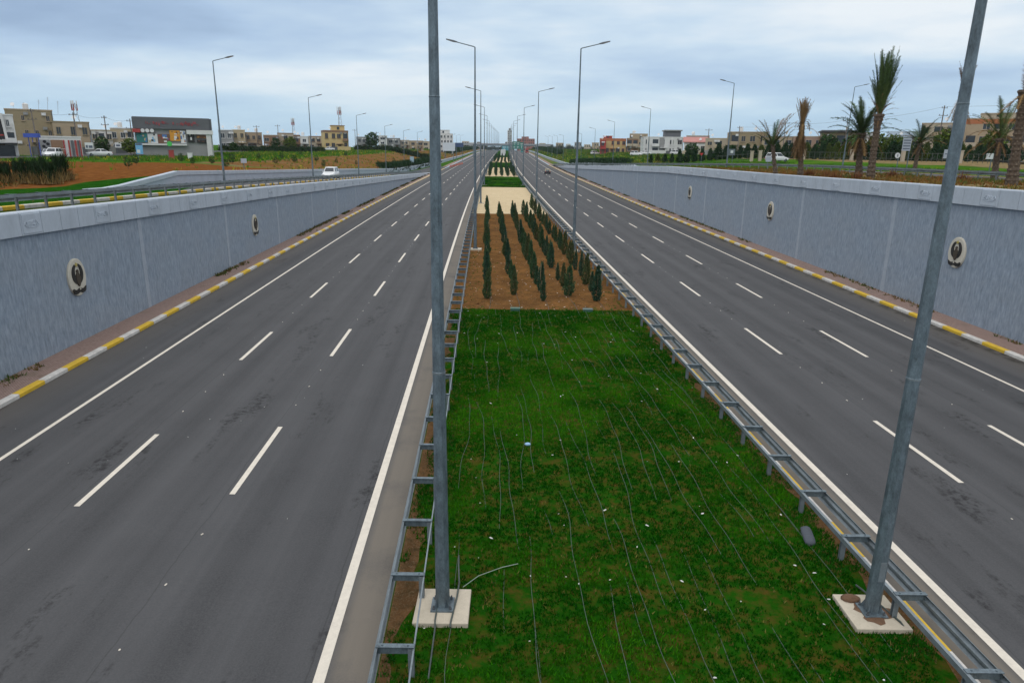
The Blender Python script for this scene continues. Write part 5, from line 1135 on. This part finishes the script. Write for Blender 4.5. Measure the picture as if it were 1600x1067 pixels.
# ------------------------------------------------------------------ vehicles
def car(name,label,cat,loc,rz,paint,kind='sedan',low=None):
    r_=empty(name,loc,rz,label,cat); L_,W,H=(4.5,1.78,1.45) if kind!='suv' else (4.5,1.84,1.7)
    z1=.95 if kind!='suv' else 1.05
    # body: lofted along y (front at -y)
    st_=[(-L_/2,.62,.42,.62),(-L_/2+.12,.80,.30,.70),(-L_/2+.5,.87,.26,.80),(-L_/2+1.25,.89,.25,z1-.06),(-.1,.89,.25,z1),(L_/2-1.1,.89,.25,z1),(L_/2-.35,.86,.28,z1-.02 if kind!='sedan' else .93),(L_/2-.05,.76,.38,.86),(L_/2,.66,.5,.72)]
    rings=[]
    for y,hw,zb,zt in st_: hw*=W/1.78; rings.append([(-hw*.92,y,zb),(hw*.92,y,zb),(hw,y,zb+.12),(hw,y,zt-.14),(hw*.9,y,zt),(-hw*.9,y,zt),(-hw,y,zt-.14),(-hw,y,zb+.12)])
    m=MB(); m.loft(rings); b=m.build('body',paint if low is None else low,r_,smooth=True)
    md=b.modifiers.new('e','EDGE_SPLIT'); md.split_angle=R(35)
    # cabin
    ca,cb=(-1.05,1.55) if kind=='sedan' else (-1.0,2.05); ta,tb=(-.35,.85) if kind=='sedan' else (-.35,1.75); hw=W*.44; tw=W*.36
    m=MB(); lo=[(-hw,ca,z1-.06),(hw,ca,z1-.06),(hw,cb,z1-.06),(-hw,cb,z1-.06)]; up=[(-tw,ta,H-.05),(tw,ta,H-.05),(tw,tb,H-.05),(-tw,tb,H-.05)]; up2=[(-tw*.9,ta+.12,H),(tw*.9,ta+.12,H),(tw*.9,tb-.12,H),(-tw*.9,tb-.12,H)]; m.loft([lo,up,up2]); cab=m.build('cabin',paint,r_)
    def pane(nm,q0,q1,q2,q3,e):
        c=[(np.array(q0)*(1-u)+np.array(q1)*u)*(1-v)+(np.array(q3)*(1-u)+np.array(q2)*u)*v for u,v in ((.07,.1),(.93,.1),(.93,.9),(.07,.9))]
        n_=np.cross(c[1]-c[0],c[3]-c[0]); n_/=np.linalg.norm(n_); m=MB(); vs=[p+n_*.012 for p in c]+[p-n_*.02 for p in c]; m.add(vs,[(0,1,2,3),(7,6,5,4),(0,4,5,1),(1,5,6,2),(2,6,7,3),(3,7,4,0)]); m.build(nm,glass_dark,cab)
    pane('windscreen',lo[0],lo[1],up[1],up[0],0); pane('rear_window',lo[2],lo[3],up[3],up[2],0); 
    mid=lambda a,b,t:tuple(np.array(a)*(1-t)+np.array(b)*t)
    for A,B,D,E_ in ((lo[1],lo[2],up[2],up[1]),(lo[3],lo[0],up[0],up[3])):
        pane('side_window',A,mid(A,B,.5),mid(E_,D,.5),E_,0); pane('side_window',mid(A,B,.5),B,D,mid(E_,D,.5),0)
    for sx in (-1,1):
        for wy in (-L_/2+.85,L_/2-.85):
            m=MB(); x=sx*(W/2-.12); m.tube([(x-.11,wy,.32),(x+.11,wy,.32)],.32,16); wl=m.build('wheel',black_rub,r_); m=MB(); m.tube([(x-.118,wy,.32),(x+.118,wy,.32)],.19,12); m.build('rim',galv,wl)
        m=MB(); m.box((sx*W*.36,-L_/2+.05,.64),(.36,.16,.14)); m.build('headlight',M('lamp glass',(.6,.62,.62),.15,.05),r_)
        m=MB(); m.box((sx*W*.37,L_/2-.03,.72),(.3,.12,.16)); m.build('tail_light',RED,r_)
        m=MB(); m.box((sx*(W/2+.06),-.75,z1+.02),(.16,.1,.12)); m.build('mirror',paint,r_)
    m=MB(); m.box((0,-L_/2-.0,.47),(.9,.06,.16)); m.build('grille',black_rub,r_)
    m=MB(); m.box((0,-L_/2-.045,.45),(.5,.03,.11)); m.build('number_plate',sgw,r_)
    return r_
wp=M('white car paint',(.62,.63,.64),.3,.03); sv=M('silver car paint',(.40,.43,.46),.3,.05,3,.3); bp=M('black car paint',(.02,.02,.022),.25,.1); yp=M('tan yellow car paint',(.45,.33,.12),.35,.08)
gy=lambda px,Y:GX(px,Y,245)
X=AT(517,277,104)[0]; car('parked_car' if False else 'car','white compact suv driving toward the camera on the left slip road','suv',(X,104,EL(104)+.06),.04,wp,'suv')
x,y,z=P(217,15.4); car('car','tan yellow and black car driving away on the right carriageway','car',(x,y,z+.01),math.pi+.03,yp,'sedan',bp)
x,y,z=P(430,-11.2); car('car','small dark car far along the left carriageway','car',(x,y,z+.01),.02,bp)
X,Y,Z=gy(156,138); car('car','white sedan passing on the service road left of the grey mall','car',(X,Y,Z+.24),-.95,wp)
X,Y,Z=gy(76,128); car('car','white car parked before the white shop row, the left of two','car',(X,Y,Z+.12),.5,sv)
X,Y,Z=gy(84,126); car('car','white car parked before the white shop row, the right of two','car',(X,Y,Z+.12),.2,wp,'suv')
X,Y,Z=gy(514,262); car('car','tiny white car before the yellow house','car',(X,Y,Z+.2),-1.2,wp)
X,Y,Z=gy(1214,138); car('car','silver white hatchback behind the short leaning palm on the right','car',(X,Y,Z+.24),1.9,wp,'suv')
for k,(px,Y,l) in enumerate(((994,255,'white van parked at the left corner of the white villa'),(1008,257,'white car parked between the van and the white villa'),(1057,240,'white car parked right of the white villa'),(1070,236,'white car parked before the pink roofed house'),(930,330,'white pale car left of the red and cream house'))):
    X,Y,Z=gy(px,Y); car('car',l,'car',(X,Y,Z+.1),1.2+.2*k,wp,'suv' if k%2==0 else 'sedan')
# trucks at the far right edge
def truck(loc,col,label,rz=0):
    r_=empty('truck',loc,rz,label,'truck'); m=MB(); m.box((0,1.5,2.2),(2.5,6.5,2.9)); m.build('cargo_box',col,r_); m=MB(); m.box((0,-2.9,1.6),(2.3,1.8,2.2),0,0,.92); m.build('cab',col,r_); m=MB(); m.box((0,-3.82,2.0),(2.0,.06,.8)); m.build('windscreen',glass_dark,r_)
    for sx in (-1,1):
        for wy in (-2.7,2.2,3.6): m=MB(); m.tube([(sx*1.05-.15,wy,.48),(sx*1.05+.15,wy,.48)],.48,12); m.build('wheel',black_rub,r_)
x,y,z=P(590,16.8); truck((x,y,z),M('teal truck paint',(.05,.26,.24),.5,.1),'blue green truck far along the right edge of the highway'); x,y,z=P(572,20.2); truck((x,y,z),RED,'red truck far along the right edge of the highway')
# ------------------------------------------------------------------ air
hzm=bpy.data.materials.new('haze air'); hzm.use_nodes=True; nt=hzm.node_tree; nt.nodes.clear(); o_=N(nt,'ShaderNodeOutputMaterial'); pv=N(nt,'ShaderNodeVolumePrincipled'); pv.inputs['Color'].default_value=(.80,.88,.96,1); pv.inputs['Density'].default_value=.00010; pv.inputs['Anisotropy'].default_value=.2; L(nt,pv.outputs[0],o_.inputs['Volume'])
m=MB(); m.box2(-5200,5200,-80,5700,-8,60); hb=m.build('haze',hzm); tag(hb,'thin pale haze in the air over the whole place','haze',None,'stuff')
# ------------------------------------------------------------------ sky, light, camera
w_=bpy.data.worlds.new('World'); bpy.context.scene.world=w_; w_.use_nodes=True; nt=w_.node_tree; nt.nodes.clear()
out=N(nt,'ShaderNodeOutputWorld'); bg=N(nt,'ShaderNodeBackground'); L(nt,bg.outputs[0],out.inputs[0]); STR=.1; bg.inputs[1].default_value=STR
SUN_EL,SUN_AZ=R(50),R(200)
sky=N(nt,'ShaderNodeTexSky',sky_type='NISHITA'); sky.sun_disc=False; sky.sun_elevation=SUN_EL; sky.sun_rotation=SUN_AZ; sky.air_density=1.2; sky.dust_density=1.5
tc=N(nt,'ShaderNodeTexCoord'); sp=N(nt,'ShaderNodeSeparateXYZ'); L(nt,tc.outputs['Generated'],sp.inputs[0])
zc_=math_(nt,'ADD',math_(nt,'MAXIMUM',sp.outputs[2],0.0),.11)
cb=N(nt,'ShaderNodeCombineXYZ'); L(nt,math_(nt,'DIVIDE',sp.outputs[0],zc_),cb.inputs[0]); L(nt,math_(nt,'DIVIDE',sp.outputs[1],zc_),cb.inputs[1])
mp=N(nt,'ShaderNodeMapping'); L(nt,cb.outputs[0],mp.inputs[0]); mp.inputs['Scale'].default_value=(.36,.42,1); mp.inputs['Location'].default_value=(2.3,.7,0); mp.inputs['Rotation'].default_value=(0,0,.25)
n1=noise(nt,mp.outputs[0],.9,7,.52); n2=noise(nt,mp.outputs[0],.35,4,.5); n3=noise(nt,mp.outputs[0],3.2,5,.55)
f=math_(nt,'ADD',math_(nt,'MULTIPLY',n1,.52),math_(nt,'ADD',math_(nt,'MULTIPLY',n2,.38),math_(nt,'MULTIPLY',n3,.10)))
k_=1/STR; sc=lambda c:tuple(v*k_ for v in c)
def cr(src,stops):
    r=N(nt,'ShaderNodeValToRGB'); L(nt,src,r.inputs[0]); e=r.color_ramp.elements
    while len(e)<len(stops): e.new(.5)
    for q,(p,c) in zip(e,stops): q.position=p; q.color=(*c,1)
    return r.outputs[0]
cl=cr(f,[(.40,(.30,.42,.62)),(.46,(.44,.59,.80)),(.51,(.63,.77,.91)),(.56,(.90,.95,.99))])
hz=cr(sp.outputs[2],[(0.0,(.50,.71,.88)),(.05,(.52,.73,.90)),(.14,(.54,.72,.90)),(.3,(.55,.7,.85))])
mf=cr(sp.outputs[2],[(.0,(.06,)*3),(.05,(.35,)*3),(.10,(.85,)*3),(.25,(1,)*3)])
cm=mixc(nt,mf,hz,cl)
up_=cr(sp.outputs[2],[(.22,(0,)*3),(.42,(1,)*3)]); cm=mixc(nt,up_,cm,(.70,.715,.73))
# overcast: the dome brightens towards the zenith
zen=math_(nt,'ADD',1.0,math_(nt,'MULTIPLY',math_(nt,'MAXIMUM',math_(nt,'SUBTRACT',sp.outputs[2],.2),0.0),1.7))
vm=N(nt,'ShaderNodeVectorMath',operation='SCALE'); L(nt,cm,vm.inputs[0]); L(nt,math_(nt,'MULTIPLY',zen,k_),vm.inputs[3])
fin=mixc(nt,.92,sky.outputs[0],vm.outputs[0]); L(nt,fin,bg.inputs[0])
sl=bpy.data.lights.new('Sun','SUN'); sl.energy=.8; sl.angle=R(25); sl.color=(1,.96,.9); so=bpy.data.objects.new('Sun',sl); C.objects.link(so)
dv=Vector((math.sin(SUN_AZ)*math.cos(SUN_EL),math.cos(SUN_AZ)*math.cos(SUN_EL),math.sin(SUN_EL))); so.rotation_euler=dv.to_track_quat('Z','Y').to_euler()
cd=bpy.data.cameras.new('Camera'); co=bpy.data.objects.new('Camera',cd); C.objects.link(co); cd.sensor_width=36; cd.lens=FPX/1600*36; cd.clip_end=9000; cd.clip_start=.2
from mathutils import Matrix
fwd=Vector((0,_cp,-_sp)); upv=Vector((0,_sp,_cp)); rt=Vector((1,0,0))
# roll: image axes turned by ROLL
rt2=rt*_cr+upv*_sr; up2=upv*_cr-rt*_sr
mx=Matrix((rt2,up2,-fwd)).transposed().to_4x4(); mx.translation=Vector((0,0,CAMZ)); co.matrix_world=mx
bpy.context.scene.camera=co
vs_=bpy.context.scene.view_settings; vs_.view_transform='Standard'; vs_.look='None'; vs_.exposure=0; vs_.gamma=1
